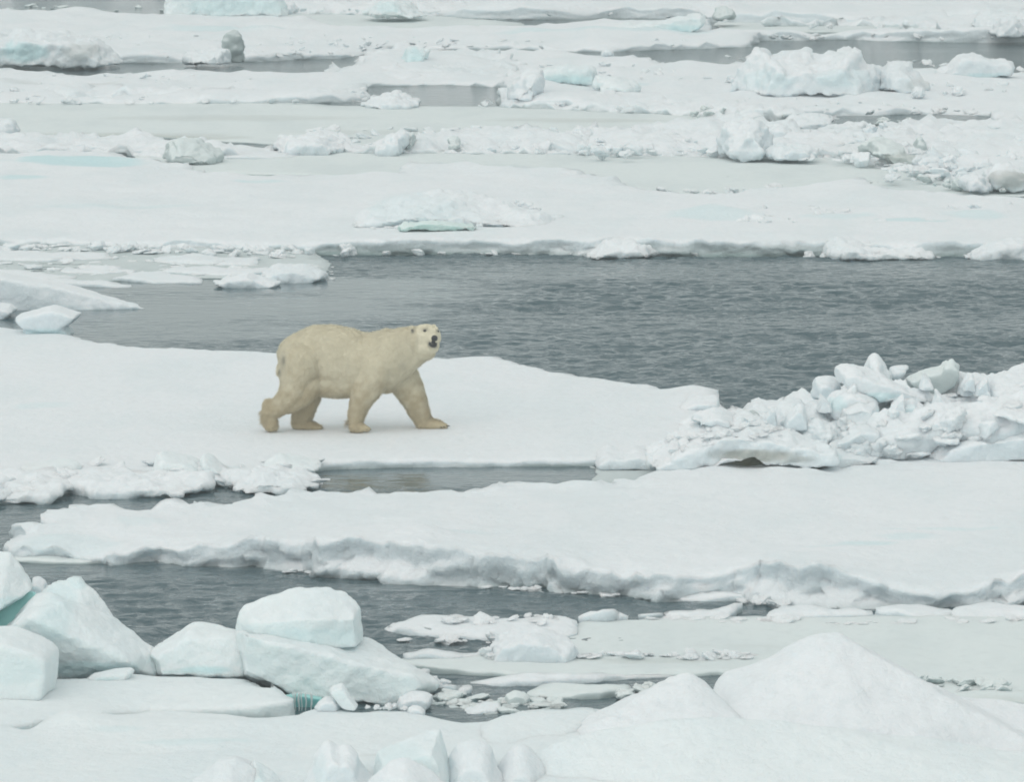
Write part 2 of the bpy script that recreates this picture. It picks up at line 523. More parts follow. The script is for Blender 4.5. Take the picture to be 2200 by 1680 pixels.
def place_rubble():
    PIECES.sort(key=lambda p: -p['s'])
    rest = {}
    for p in PIECES[:MAX_PIECES]:
        o = link("ice_chunk", chunk(*p['me']))
        o.scale = p['scale']; o.rotation_euler = p['rot']; o.location = p['loc']
        tag(o, p['label'], "ice chunk", p['group'])
    from mathutils import Euler, Matrix
    mats = [M_SNOW, M_GREY, M_BLUE, M_WET, M_CRUMB]; Vs = []; Fs = []; Ms = []; base = 0
    for p in PIECES[MAX_PIECES:]:
        me = chunk(*p['me']); n = len(me.vertices)
        c = np.empty(n * 3); me.vertices.foreach_get('co', c); c = c.reshape(-1, 3)
        M = Matrix.LocRotScale(Vector(p['loc']), Euler(p['rot']), Vector(p['scale']))
        Mn = np.array(M); Vs.append(c @ Mn[:3, :3].T + Mn[:3, 3])
        k = mats.index(p['me'][2])
        for q in me.polygons: Fs.append([base + v for v in q.vertices]); Ms.append(k)
        base += n
    me = bpy.data.meshes.new("ice_rubble"); me.from_pydata(np.concatenate(Vs).tolist(), [], Fs)
    for m in mats: me.materials.append(m)
    me.polygons.foreach_set('material_index', Ms); me.polygons.foreach_set('use_smooth', [True] * len(Fs)); me.update()
    tag(link("ice_rubble", me), "countless small crumbs of broken ice strewn along the ridges, seams and waterlines", "ice rubble", kind='stuff')
# ================================================================== WATER
WAVE = 0.064
def build_water():
    # fine rows where the leads are seen, coarse beyond
    ys = [44.0]
    while ys[-1] < 240: ys.append(ys[-1] + (0.048 if ys[-1] < 112 else 0.16))
    ys += list(np.linspace(262, 3000, 12)); ys = np.array(ys)
    us = np.concatenate([[-0.9, -0.3, -0.2], np.linspace(-0.15, 0.15, 500), [0.2, 0.3, 0.9]])
    X, Yg = us[None, :] * ys[:, None], np.repeat(ys[:, None], len(us), 1)
    A = np.stack([X.ravel(), Yg.ravel(), np.zeros(X.size)], 1)
    calm = np.zeros(len(A))
    def cal(x, y, rx, ry, a):
        w = on_z(x, y); s = pxm(w.y); rY = ry / s * w.y / CAM_H
        d = ((A[:, 0] - w.x) / (rx / s)) ** 2 + ((A[:, 1] - w.y) / rY) ** 2
        d = d + nzb * 0.9
        calm[:] = np.maximum(calm, a * smooth(1.4, 0.2, d))
    nzb = fbm(A * np.array([0.25, 0.5, 1]), 1.0, 3, 0.5, 3)
    cal(520, 640, 640, 70, 0.97); cal(300, 700, 420, 40, 0.8); cal(1100, 585, 500, 22, 0.55)
    cal(900, 1025, 500, 30, 0.9); cal(250, 1080, 300, 40, 0.6); cal(300, 1225, 500, 22, 0.75); cal(900, 1262, 500, 16, 0.6)
    cal(1000, 210, 300, 30, 0.6); cal(300, 145, 600, 20, 0.6)
    amp = (0.35 + 0.65 * smooth(-0.35, 0.35, fbm(A * np.array([0.3, 1.0, 1]), 0.22, 3, 0.5, 8))) * (1 - calm)
    # wind ripples: sharp-crested, running mostly toward the viewer
    r1 = 1 - 2 * np.abs(fbm(A * np.array([0.55, 1.0, 1]), 2.3, 2, 0.5, 12))
    r2 = 1 - 2 * np.abs(fbm(A * np.array([0.7, 1.0, 1]) + 5.3, 5.0, 2, 0.5, 13))
    r3 = fbm(A * np.array([0.6, 1.0, 1]), 0.5, 2, 0.5, 14)
    far = np.clip((150 - A[:, 1]) / 30, 0, 1) * (A[:, 1] > 44.1)
    A[:, 2] = (WAVE * (0.9 * r1 + 0.5 * r2 + 0.8 * r3) - WAVE) * (amp + 0.04) * far * np.where(A[:, 1] < 78, 0.72, 1.0)
    V = A; nx = len(us)
    ii = (np.arange(len(ys) - 1)[:, None] * nx + np.arange(nx - 1)[None, :]).ravel()
    F = np.stack([ii, ii + 1, ii + nx + 1, ii + nx], 1).tolist()
    me = mesh_np("sea_water", V, F, M_WATER)
    set_attr(me, 'calm', np.clip(calm, 0, 1))
    tag(link("sea_water", me), kind='structure')
build_water()
# ================================================================== FAR FLOES
floe("ice_floe", "far white floe running along the top edge of the view", 
     front=[(-1100, -20, .25), (0, -12, .25), (340, -6, .25), (560, 20, .2), (800, 31, .2), (950, 36, .25), (1015, 42, .3), (1200, 43, .35), (1300, 38, .3), (1430, 40, .3), (1580, 50, .35), (1750, 51, .35), (1900, 52, .3), (2000, 57, .35), (2100, 60, .3), (3200, 62, .3)],
     back=[(-1100, -190, .3), (1000, -190, .3), (3200, -190, .3)],
     step=.4, grid=.7, hn=.3, lip=.2, wall=.15, slump=.5, rough=.2, seed=3,
     bumps=[(840, 12, 50, 10, .5), (1150, 20, 90, 8, .4), (1240, 15, 20, 6, .3), (2110, 40, 60, 10, .5), (1560, 25, 30, 8, .5), (700, 5, 60, 6, .3)])
floe("ice_sheet", "grey thin ice sheet below the far top floe, left of the narrow open lead",
     front=[(560, 66, .03), (900, 66, .03), (1120, 60, .03)], back=[(560, 26, .03), (900, 30, .03), (1120, 48, .03)], mat=M_GREY, step=.4, grid=.8, hn=.02, lip=.02, wall=.05, rnd=.01, seed=4, cat="ice sheet")
floe("ice_sheet", "grey thin ice sheet at upper right between two dark-edged floes",
     front=[(1540, 70, .03), (1900, 70, .03), (2300, 80, .03), (3200, 80, .03)], back=[(1540, 44, .03), (1900, 46, .03), (2300, 54, .03), (3200, 54, .03)], mat=M_GREY, step=.4, grid=.8, hn=.02, lip=.02, wall=.05, rnd=.01, seed=5, cat="ice sheet")
floe("ice_floe", "wide far floe whose front edge carries the blue hummock at left",
     front=[(-1100, 129, .3), (0, 133, .3), (250, 137, .25), (500, 134, .2), (560, 133, .15), (640, 128, .18), (740, 126, .18), (790, 114, .1), (860, 104, .1), (1113, 108, .1), (1295, 113, .2), (1430, 108, .2), (1615, 101, .3), (1630, 88, .25), (1815, 86, .2), (2025, 92, .35), (2200, 91, .3), (3200, 92, .3)],
     back=[(-1100, 30, .2), (0, 25, .2), (130, 19, .25), (250, 25, .2), (360, 30, .2), (640, 34, .15), (760, 62, .15), (1000, 60, .15), (1120, 54, .2), (1300, 46, .2), (1400, 42, .25), (1470, 33, .35), (1515, 31, .4), (1525, 58, .3), (1580, 63, .2), (1650, 68, .15), (2200, 72, .15), (3200, 75, .15)],
     step=.3, grid=.42, hn=.22, lip=.16, wall=.12, slump=.5, rough=.15, seed=6,
     bumps=[(330, 122, 90, 8, .12), (1260, 75, 180, 10, .22), (600, 70, 200, 8, .12), (1950, 78, 60, 6, .2), (2130, 75, 70, 8, .25)],
     blue=[(1300, 72, 260, 6, .25), (500, 60, 160, 5, .25)])
floe("ice_floe", "long far floe below the upper left lead, stretching right under rubble",
     front=[(-1100, 224, .1), (0, 224, .1), (300, 226, .1), (560, 224, .12), (690, 222, .15), (780, 218, .12), (790, 186, .1), (950, 182, .12), (1085, 190, .1), (1095, 232, .2), (1280, 238, .2), (1500, 246, .25), (1600, 252, .3), (1790, 250, .2), (1990, 246, .15), (2120, 248, .1), (2200, 292, .15), (3200, 300, .2)],
     back=[(-1100, 150, .1), (0, 150, .12), (150, 154, .12), (300, 157, .12), (450, 155, .12), (600, 159, .12), (760, 150, .15), (790, 126, .15), (850, 112, .12), (1000, 108, .12), (1113, 108, .12), (1295, 116, .12), (1400, 127, .2), (1480, 134, .25), (1560, 134, .2), (1700, 130, .2), (1850, 140, .2), (1950, 152, .2), (2050, 152, .2), (2200, 157, .2), (3200, 160, .3)],
     step=.28, grid=.36, hn=.22, lip=.18, wall=.12, slump=.4, rough=.15, seed=7,
     bumps=[(250, 190, 80, 7, .18), (420, 200, 90, 6, .12), (100, 196, 60, 6, .12), (880, 125, 130, 14, .22), (1150, 180, 60, 16, .35), (1200, 210, 90, 8, .2), (1450, 180, 40, 6, .2), (1990, 175, 160, 14, .15), (620, 205, 120, 6, .14)],
     blue=[(1330, 175, 60, 8, .3)], dirt=[(130, 176, 160, 3, .18)])
floe("ice_sheet", "broad grey thin ice sheet lying across the view above the rubble belt",
     front=[(-1100, 292, .03), (0, 290, .03), (330, 296, .03), (700, 318, .03), (1200, 318, .03), (1700, 310, .03)],
     back=[(-1100, 214, .03), (600, 218, .03), (720, 227, .03), (1090, 228, .03), (1300, 236, .03), (1640, 256, .03), (1700, 290, .03)], mat=M_GREY, step=.3, grid=.6, hn=.02, lip=.02, wall=.05, rnd=.01, seed=8, cat="ice sheet",
     dirt=[(200, 280, 330, 9, .35), (500, 240, 300, 6, .15), (900, 270, 300, 5, .15), (1250, 245, 200, 5, .2)])
floe("ice_floe", "low white floe at left edge with the grey thin ice behind it",
     front=[(-1100, 335, .1), (0, 330, .1), (200, 328, .1), (420, 345, .1), (560, 345, .08), (640, 340, .05)], back=[(-1100, 282, .1), (0, 284, .12), (130, 288, .12), (240, 300, .1), (400, 306, .1), (560, 312, .08), (640, 330, .05)],
     step=.25, grid=.4, hn=.08, lip=.12, rough=.15, seed=9, bumps=[(180, 312, 60, 6, .15), (330, 318, 60, 6, .12)], dirt=[(100, 306, 120, 4, .12)])
floe("ice_sheet", "pale grey-green thin ice sheet in front of the mid-distance rubble belt",
     front=[(300, 372, .03), (700, 380, .03), (1200, 392, .03), (1500, 425, .03), (2100, 425, .03), (2300, 425, .03)], back=[(300, 322, .03), (800, 322, .03), (1500, 330, .03), (2100, 345, .03), (2300, 350, .03)], mat=M_GREY, step=.3, grid=.5, hn=.015, lip=.02, wall=.05, rnd=.01, seed=10, cat="ice sheet")
floe("ice_floe", "rubble-covered low floe at right, above the long shore edge of the big lead",
     front=[(1150, 332, .08), (1300, 336, .12), (1500, 340, .15), (1700, 342, .15), (1850, 345, .15), (1950, 360, .15), (2010, 385, .15), (2100, 408, .15), (2200, 416, .15), (3200, 420, .2)],
     back=[(1150, 318, .06), (1260, 292, .1), (1400, 272, .12), (1500, 262, .15), (1620, 270, .12), (1760, 290, .1), (1860, 284, .12), (1990, 262, .15), (2200, 262, .2), (3200, 262, .3)],
     step=.2, grid=.2, hn=.34, lip=.22, wall=.12, slump=.3, rough=.15, seed=11, hs=1.3,
     bumps=[(1620, 300, 80, 12, .2), (1900, 315, 90, 14, .25), (2100, 320, 80, 20, .25), (1400, 305, 70, 10, .15), (2150, 360, 60, 20, .2)], dirt=[(1880, 325, 120, 14, .10)])
# ---- the big floe on the far shore of the lead
floe("ice_floe", "big floe on the far shore of the open lead, grey ice wall along the water",
     front=[(-1100, 530, .1), (0, 530, .1), (300, 532, .1), (560, 538, .15), (690, 546, .25), (800, 546, .28), (1000, 544, .28), (1200, 546, .27), (1430, 550, .3), (1700, 550, .32), (1850, 548, .25), (2000, 552, .36), (2120, 553, .30), (2200, 553, .28), (3200, 556, .3)],
     back=[(-1100, 335, .12), (0, 333, .12), (80, 324, .2), (200, 324, .2), (300, 336, .18), (400, 350, .12), (440, 372, .08), (640, 374, .08), (850, 372, .1), (868, 350, .2), (1000, 350, .2), (1200, 362, .2), (1320, 376, .2), (1362, 402, .15), (1500, 414, .14), (1600, 409, .16), (1700, 398, .2), (1850, 385, .25), (1920, 408, .18), (2000, 416, .15), (2200, 425, .2), (3200, 430, .2)],
     step=.14, grid=.24, hn=.12, lip=.10, wall=.20, slump=.9, rough=.14, seed=12, rnd=.03, wetness=.95,
     bumps=[(930, 435, 120, 22, .20), (1540, 460, 90, 12, .13), (1850, 425, 90, 20, .12), (60, 345, 120, 12, .1), (1980, 460, 130, 14, .10), (2150, 450, 40, 16, .15), (300, 455, 300, 8, .05)],
     blue=[(170, 345, 150, 9, .55), (50, 375, 60, 4, .4), (1530, 468, 110, 10, .22), (1800, 470, 80, 7, .2), (560, 380, 60, 4, .3), (900, 450, 90, 16, .18), (1960, 482, 80, 4, .35), (2100, 470, 60, 8, .25), (250, 440, 200, 5, .12)])
DOME = block("ice_mound", "low dome of snow over a green ice hollow on the far-shore floe", on_z(930, 490, .25).y,
      [('H', [(745, 491, .3), (790, 462, 1.2), (850, 430, 1.8), (930, 414, 2.0), (1020, 420, 2.2), (1090, 440, 2.4), (1160, 462, 2.4), (1240, 478, 2.4), (1190, 492, .5), (880, 470, -.1), (1000, 478, 0), (760, 480, 3.2), (1000, 430, 4.2), (1200, 470, 4.0)])],
      voxel=.06, sm=4, n1=.22, n2=.09, mat=M_CRUMB, seed=21, cat="ice mound", blue=[(880, 462, 110, 30, .12)])
block("ice_block", "green lens of bare ice at the foot of the snow dome beyond the lead", on_z(930, 493, .25).y - .35,
      [('L', [(850, 493), (868, 484), (900, 476), (945, 476), (985, 482), (1020, 486), (1034, 491), (960, 494)], dict(t=.7, fs=.95, bs=.8))], voxel=.04, sm=1, n1=.12, n2=.08, mat=M_TEAL, seed=22)  # lens added to carry the hollow's grey-green shading
rubble([(800, 492), (900, 493), (1060, 489)], 26, (8, 30), "small white chunk around the foot of the snow dome", "chunks around the foot of the snow dome", dy=4, z=.22, seed=50)
rubble([(1100, 440), (1140, 450), (1170, 465)], 14, (8, 24), "small white chunk beyond the snow dome's right shoulder", "chunks by the snow dome's right shoulder", dy=8, z=.25, seed=51)
rubble([(1440, 470), (1800, 462), (2200, 470)], 40, (10, 44), "blue-white chunk half sunk in the right part of the far-shore floe", "half-sunk chunks on the far-shore floe", dy=22, z=.22, seed=52, sink=.42, squash=.6, mat=M_BLUE)
rubble([(1420, 412), (1560, 414), (1680, 402)], 24, (8, 34), "grey crumb along the far edge of the far-shore floe", "crumbs along the far-shore floe's far edge", dy=3, z=.06, seed=53, squash=.6)
# ---- far blocks
def far_block(label, outline, ybase, t, mat=None, seed=1, z=.15, voxel=.075, **k):
    return block("ice_block", label, on_z(outline[0][0], ybase, z).y, [('L', outline, dict(t=t * (1 if 'fs' in k else 1.7), **{a: b for a, b in ({'fs': .55} | k).items() if a in ('fs', 'bs', 'fdx', 'fdy')}))], voxel=voxel, sm=1, n1=.20, n2=.11, mat=mat or M_BLUE, seed=seed, blue=k.get('blue', ()), dirt=k.get('dirt', ()))
far_block("long pale blue ice block cut off by the top edge of the view", [(355, 34), (352, 18), (362, -8), (440, -16), (520, -14), (600, -8), (614, 10), (618, 30), (560, 34)], 34, 2.5, seed=31, fs=.95, blue=[(520, 10, 120, 20, .25)])
far_block("small white lump right of the pale blue block at the top", [(612, 30), (612, 10), (625, -3), (638, 4), (642, 24)], 30, .8, M_SNOW, 32)
far_block("standing grey ice stone on the far floe edge at upper left", [(486, 132), (484, 110), (484, 82), (490, 73), (505, 70), (520, 75), (524, 88), (525, 112), (524, 133)], 134, .7, M_WET, 33, z=.1, fs=.92, voxel=.05)
far_block("wide blue-faced hummock at left edge of the far floe", [(-120, 134), (-90, 90), (-20, 70), (15, 84), (35, 66), (60, 60), (120, 62), (160, 72), (190, 80), (220, 88), (250, 112), (268, 134)], 134, 3.4, M_CRUMB, 34, fs=.74, fdy=2, blue=[(60, 105, 55, 22, .5), (0, 110, 25, 18, .3)], dirt=[(180, 105, 40, 16, .22)])
far_block("white shoulder of snow left of the standing ice stone", [(395, 134), (400, 124), (430, 114), (470, 106), (490, 104), (500, 134)], 134, 1.2, M_SNOW, 35)
far_block("upturned slab with a blunt end on the far floe, top centre-right", [(1290, 66), (1350, 56), (1430, 42), (1500, 31), (1516, 32), (1517, 50), (1500, 66), (1440, 72), (1330, 72)], 72, 1.6, M_BLUE, 36, fs=.9, blue=[(1470, 60, 50, 10, .3)])
far_block("small blue-grey cube behind the open white rubble, upper centre", [(866, 134), (870, 108), (874, 98), (900, 100), (924, 107), (914, 122), (906, 138), (880, 139)], 139, 1.0, M_BLUE, 37, voxel=.06, blue=[(890, 118, 30, 20, .35)])
far_block("tiny white cone in front of the dark edge of the far floe", [(1292, 121), (1296, 108), (1305, 103), (1318, 108), (1322, 120)], 121, .5, M_SNOW, 38, voxel=.05)
far_block("rounded grey boulder of ice on the far floe, right of the upturned slab", [(1530, 38), (1540, 20), (1560, 13), (1578, 20), (1584, 36)], 40, .9, M_GREY, 39, z=.3, voxel=.07)
far_block("flat-topped blue table of ice, upper centre-right", [(1160, 182), (1168, 144), (1230, 138), (1270, 142), (1282, 150), (1278, 178)], 184, 1.6, M_BLUE, 40, fs=.93, blue=[(1220, 168, 60, 12, .4)])
far_block("white rounded snow ledge right of the flat-topped blue table", [(1270, 190), (1280, 165), (1320, 168), (1350, 176), (1372, 186), (1376, 196)], 192, 1.3, M_BLUE, 41)
far_block("leaning white shard at the open water, left of the blue table", [(1092, 212), (1100, 190), (1112, 172), (1130, 155), (1160, 150), (1165, 180), (1150, 214)], 216, 1.2, M_SNOW, 42)
far_block("wide white hummock with two peaks against the upper right lead", [(1570, 195), (1590, 150), (1612, 122), (1625, 104), (1636, 108), (1642, 128), (1690, 118), (1712, 110), (1734, 112), (1738, 122), (1760, 124), (1810, 120), (1836, 106), (1852, 110), (1858, 140), (1880, 142), (1895, 160), (1900, 195)], 196, 4.0, M_CRUMB, 43, z=.2, fs=.6, fdy=2, blue=[(1640, 165, 60, 20, .18), (1800, 160, 60, 20, .18)])
far_block("blue-grey wedge right of the two-peaked hummock", [(1880, 190), (1895, 150), (1925, 136), (1950, 140), (1975, 160), (2000, 186), (1990, 196)], 197, 2.4, M_CRUMB, 44, z=.2, fs=.6, dirt=[(1968, 178, 30, 14, .18)])
far_block("flat white slab tilted on a blue foot beside the upper right lead", [(2010, 160), (2035, 135), (2056, 118), (2080, 116), (2130, 124), (2170, 127), (2181, 138), (2178, 158), (2130, 166), (2060, 170)], 172, 2.0, M_CRUMB, 45, z=.2, fs=.8, blue=[(2100, 160, 60, 8, .35)])
far_block("steep white cone of snow near the top right corner", [(2120, 74), (2140, 54), (2160, 38), (2176, 30), (2190, 44), (2205, 60), (2216, 76)], 78, 1.2, M_SNOW, 46, z=.25)
far_block("bulky pale ice lump above the steep white cone, top right", [(2080, 56), (2095, 34), (2120, 20), (2160, 24), (2230, 22), (2240, 56)], 60, 1.8, M_CRUMB, 47, z=.3)
far_block("triangular snow hill on the far floe, top centre-left", [(775, 32), (800, 14), (825, -4), (845, -10), (870, 0), (895, 18), (920, 33)], 34, 1.8, M_BLUE, 48, z=.2, blue=[(835, 12, 30, 12, .25)])
far_block("low white floe fragment with a peak below the dark small lead, upper centre", [(775, 227), (800, 216), (830, 203), (850, 197), (862, 203), (890, 213), (909, 219), (905, 228), (860, 232), (800, 231)], 231, 1.3, M_SNOW, 49, z=.0, voxel=.06)
far_block("white mound with a dark foot in the rubble belt, left of centre", [(582, 322), (596, 302), (625, 292), (660, 284), (690, 281), (712, 288), (740, 306), (755, 318), (735, 327), (620, 327)], 328, 1.5, M_SNOW, 50, z=.0, voxel=.06)
far_block("pale grey cracked boulder pair in the rubble belt at left", [(345, 344), (350, 322), (362, 308), (372, 314), (382, 304), (420, 306), (450, 322), (474, 338), (470, 348), (400, 348)], 348, 1.1, M_GREY, 51, z=.05, voxel=.05)
far_block("sharp-topped white block in the rubble belt at centre", [(800, 326), (812, 310), (828, 292), (850, 284), (872, 282), (868, 304), (862, 322), (845, 330)], 331, .9, M_SNOW, 52, z=.03, voxel=.05)
far_block("grey wedge beside the sharp-topped white block", [(860, 322), (872, 296), (888, 282), (896, 296), (894, 322)], 325, .7, M_GREY, 53, z=.03, voxel=.05)
far_block("round grey boulder in the rubble belt at centre", [(960, 322), (962, 300), (978, 292), (992, 302), (996, 320)], 325, .6, M_GREY, 54, z=.03, voxel=.05)
far_block("tall rounded white hummock in the rubble field, right of centre", [(1548, 332), (1545, 300), (1560, 276), (1590, 258), (1612, 250), (1632, 258), (1650, 280), (1658, 310), (1650, 334)], 336, 1.4, M_SNOW, 55, z=.1, voxel=.06)
far_block("overhanging white cap right of the tall rounded hummock", [(1655, 296), (1650, 272), (1668, 266), (1690, 276), (1700, 290), (1690, 300)], 304, .8, M_SNOW, 56, z=.1, voxel=.05)
far_block("long smooth white hump under the grey hollow in the rubble field", [(1640, 336), (1655, 318), (1700, 310), (1750, 312), (1762, 326), (1750, 340)], 342, .9, M_SNOW, 57, z=.1, voxel=.05)
far_block("leaning olive-grey slab in the right rubble field", [(1850, 318), (1870, 298), (1900, 300), (1940, 316), (1985, 342), (1975, 352), (1920, 346)], 352, .8, M_GREY, 58, z=.1, voxel=.05, dirt=[(1930, 335, 50, 12, .25)])
far_block("upright pale shard behind the leaning olive-grey slab", [(1962, 334), (1966, 306), (1974, 292), (1986, 300), (1992, 330)], 340, .5, M_GREY, 59, z=.12, voxel=.05)
far_block("grey hollow-sided lump of ice near the right edge of the rubble field", [(2112, 396), (2118, 376), (2140, 360), (2165, 352), (2185, 362), (2205, 380), (2210, 402)], 405, 1.0, M_CRUMB, 60, z=.1, voxel=.05, dirt=[(2160, 385, 40, 14, .35)])  # the side hollow's darkness is put into the lump's colour
far_block("white dome beneath the grey hollow-sided lump", [(2060, 405), (2068, 384), (2090, 372), (2110, 380), (2125, 398), (2130, 410)], 411, .8, M_SNOW, 61, z=.1, voxel=.05)
far_block("grey-footed low chunk right of centre beside the dark narrow water", [(1674, 274), (1680, 262), (1710, 254), (1745, 250), (1790, 248), (1800, 258), (1770, 270), (1700, 277)], 278, 1.0, M_SNOW, 62, z=.0, voxel=.06)
far_block("white shelf floating below the grey-footed chunk", [(1750, 282), (1790, 268), (1830, 262), (1860, 266), (1862, 276), (1800, 284)], 285, .9, M_SNOW, 63, z=.0, voxel=.06)
far_block("rounded white block cut by the left edge above the low floe", [(-70, 290), (-60, 262), (0, 258), (25, 265), (38, 280), (30, 290)], 291, 1.2, M_SNOW, 64, z=.05, voxel=.06)

# ---- far rubble
RF = [
 ("white broken ridge below the upper left lead", [(-200, 216, .08), (0, 216, .08), (300, 216, .1), (600, 220, .1), (780, 219, .12)], [(-200, 196, .15), (0, 192, .2), (160, 188, .25), (400, 192, .25), (600, 198, .15), (700, 184, .25), (790, 196, .15)]),
 ("field of white broken ice between the small dark lead and the upper left lead", [(700, 160, .1), (800, 176, .12), (950, 176, .12), (1080, 182, .12), (1110, 170, .1)], [(760, 134, .15), (800, 112, .3), (870, 100, .35), (960, 108, .3), (1060, 112, .2), (1110, 130, .2)]),
 ("white broken ridge stretching along the top edge of the view", [(600, 32, .15), (900, 35, .15), (1180, 40, .15), (1400, 36, .15)], [(600, 8, .3), (700, 0, .4), (900, 6, .4), (1100, 4, .4), (1250, 8, .4), (1400, 20, .3)]),
 ("white broken ridge below the flat-topped blue table", [(1085, 234, .1), (1200, 238, .12), (1400, 246, .12), (1560, 254, .15), (1720, 262, .12), (1800, 254, .1)], [(1090, 208, .2), (1140, 196, .3), (1300, 208, .2), (1450, 218, .15), (1600, 226, .2), (1700, 232, .3), (1800, 242, .15)]),
 ("front ridge of the mid-distance rubble belt", [(580, 326, .06), (790, 330, .08), (960, 332, .08), (1150, 333, .08), (1290, 330, .08)], [(600, 312, .15), (790, 300, .25), (880, 284, .35), (1000, 284, .3), (1120, 274, .3), (1290, 276, .3)]),
 ("broken white ridge through the middle of the wide rubble field", [(1260, 334, .08), (1500, 340, .1), (1700, 343, .1), (1880, 346, .1), (1960, 362, .1)], [(1260, 286, .3), (1400, 266, .4), (1540, 252, .35), (1640, 260, .4), (1760, 292, .3), (1860, 286, .35), (1950, 276, .4)]),
 ("rough white ice heap at the right end of the rubble field", [(1850, 350, .1), (1980, 384, .1), (2080, 408, .12), (2200, 414, .12), (2400, 420, .15)], [(1850, 290, .3), (1960, 266, .4), (2060, 268, .35), (2200, 262, .4), (2400, 262, .4)]),
 ("rough white ridge along the top right corner", [(1640, 58, .15), (1900, 58, .15), (2100, 84, .2), (2400, 88, .2)], [(1640, 44, .25), (1800, 38, .3), (1980, 30, .4), (2100, 24, .5), (2400, 20, .5)]),
 ("rough white ice at the left end of the rubble belt", [(-200, 334, .06), (0, 332, .06), (200, 330, .08), (440, 346, .08), (590, 334, .06)], [(-200, 288, .2), (0, 290, .2), (160, 286, .2), (330, 296, .25), (480, 306, .2), (590, 316, .12)]),
]
for i, (lb, fr, bk) in enumerate(RF):
    floe("ice_ridge", lb, fr, bk, mat=M_CRUMB, step=.14, grid=.15 if i in (4, 5, 6, 8) else .2, hn=.34, lip=.30, wall=.2, slump=.4, rough=.30, rnd=.03, seed=200 + i, hs=1.5, cat="ice ridge", wetness=.5)
rubble([(0, 196), (250, 195), (520, 200), (680, 206)], 40, (8, 30), "small white chunk in the low ridge under the upper left lead", "chunks in the low ridge at upper left", dy=6, z=.1, seed=1, squash=.7)
rubble([(680, 205), (790, 195)], 16, (10, 30), "grey-white chunk at the water's edge beside the small dark lead", "chunks by the small dark lead", dy=9, z=.1, seed=2, squash=.7)
rubble([(780, 132), (900, 128), (1100, 150)], 30, (8, 36), "white chunk in the loose rubble above the small dark lead", "loose rubble above the small dark lead", dy=18, z=.12, seed=3, squash=.7)
rubble([(1000, 222), (1150, 214), (1280, 226), (1380, 228)], 34, (8, 26), "white chunk at the foot of the flat-topped blue table", "chunks below the blue table", dy=8, z=.1, seed=4, squash=.7)
rubble([(1480, 246), (1560, 238), (1700, 250)], 26, (8, 30), "grey chunk along the dark shaded edge right of centre", "chunks along the shaded edge", dy=8, z=.1, seed=5, mat=M_GREY)
rubble([(1560, 180), (1750, 188), (1950, 195), (2200, 190)], 40, (10, 40), "white chunk piled in front of the two-peaked hummock", "chunks in front of the two-peaked hummock", dy=12, z=.2, seed=6)
rubble([(800, 322), (1000, 322), (1280, 328)], 70, (10, 42), "white chunk in the mid-distance rubble belt", "chunks of the mid-distance rubble belt", dy=6, z=.03, seed=7, kind='mix')
rubble([(820, 296), (1000, 292), (1300, 300)], 50, (10, 40), "white chunk in the back row of the rubble belt", "chunks in the back row of the rubble belt", dy=12, z=.03, seed=8, kind='mix')
rubble([(1200, 318), (1400, 300), (1650, 310), (1900, 330)], 90, (12, 48), "white chunk in the wide rubble field at centre right", "chunks of the rubble field at centre right", dy=26, z=.15, seed=9, kind='mix')
rubble([(1850, 310), (2000, 340), (2200, 330)], 70, (14, 56), "white block in the rubble field at right edge", "blocks of the rubble field at right edge", dy=45, z=.2, seed=10, kind='mix')
rubble([(1980, 385), (2100, 405), (2200, 400)], 30, (12, 40), "grey-white chunk at the front of the right rubble field", "chunks at the front of the right rubble field", dy=10, z=.12, seed=11, kind='mix', mat=M_GREY)
rubble([(20, 312), (250, 318), (500, 330)], 40, (10, 40), "low white chunk at the left end of the rubble belt", "chunks at the left end of the rubble belt", dy=10, z=.06, seed=12, kind='mix', squash=.8)
rubble([(1700, 54), (2000, 62), (2200, 64)], 20, (8, 24), "small white chunk near the top right corner", "chunks near the top right corner", dy=5, z=.15, seed=13)
rubble([(640, 18), (900, 22), (1000, 26)], 12, (8, 22), "small white chunk near the top edge, left of centre", "chunks near the top edge", dy=6, z=.2, seed=14)
rubble([(0, 18), (350, 20)], 16, (10, 34), "flat grey chunk afloat in the lead in the top left corner", "flat chunks in the top left lead", dy=5, z=.0, seed=15, kind='slab', mat=M_GREY)
rubble([(1740, 300), (1900, 268), (2000, 262)], 14, (10, 30), "grey chunk beside the narrow water behind the right rubble field", "chunks beside the narrow water", dy=8, z=.03, seed=16, mat=M_GREY)

X_ = [((0, 120), (760, 116), 60, (6, 22), 5, .2, 60), ((0, 90), (900, 92), 50, (6, 22), 16, .2, 61), ((700, 92), (1500, 88), 50, (6, 26), 12, .15, 62), ((1600, 78), (2200, 80), 40, (6, 26), 5, .2, 63),
      ((0, 170), (760, 172), 60, (6, 26), 10, .1, 64), ((0, 212), (680, 214), 70, (6, 28), 8, .1, 65), ((1100, 218), (2100, 236), 90, (8, 30), 12, .15, 66), ((1100, 150), (1580, 160), 50, (8, 30), 16, .15, 67),
      ((600, 14), (2200, 40), 80, (6, 24), 10, .2, 68), ((1560, 122), (2200, 150), 40, (6, 26), 8, .2, 69)]
for a_, b_, n_, sz_, dy_, z_, sd_ in X_:
    rubble([a_, b_], n_, sz_, "crumb of broken ice on the distant pack", "crumbs of the distant pack", dy=dy_, z=z_, seed=sd_, sink=.4, squash=.55)
rubble([(640, 300), (900, 300), (1280, 306)], 90, (10, 46), "low white chunk filling the middle of the rubble belt", "low chunks filling the rubble belt", dy=22, z=.03, seed=70, kind='mix', sink=.4, squash=.6)
rubble([(1280, 300), (1700, 300), (2200, 320)], 170, (10, 56), "white chunk packed into the wide rubble field", "chunks packed into the wide rubble field", dy=34, z=.2, seed=71, kind='mix', sink=.42, squash=.7)
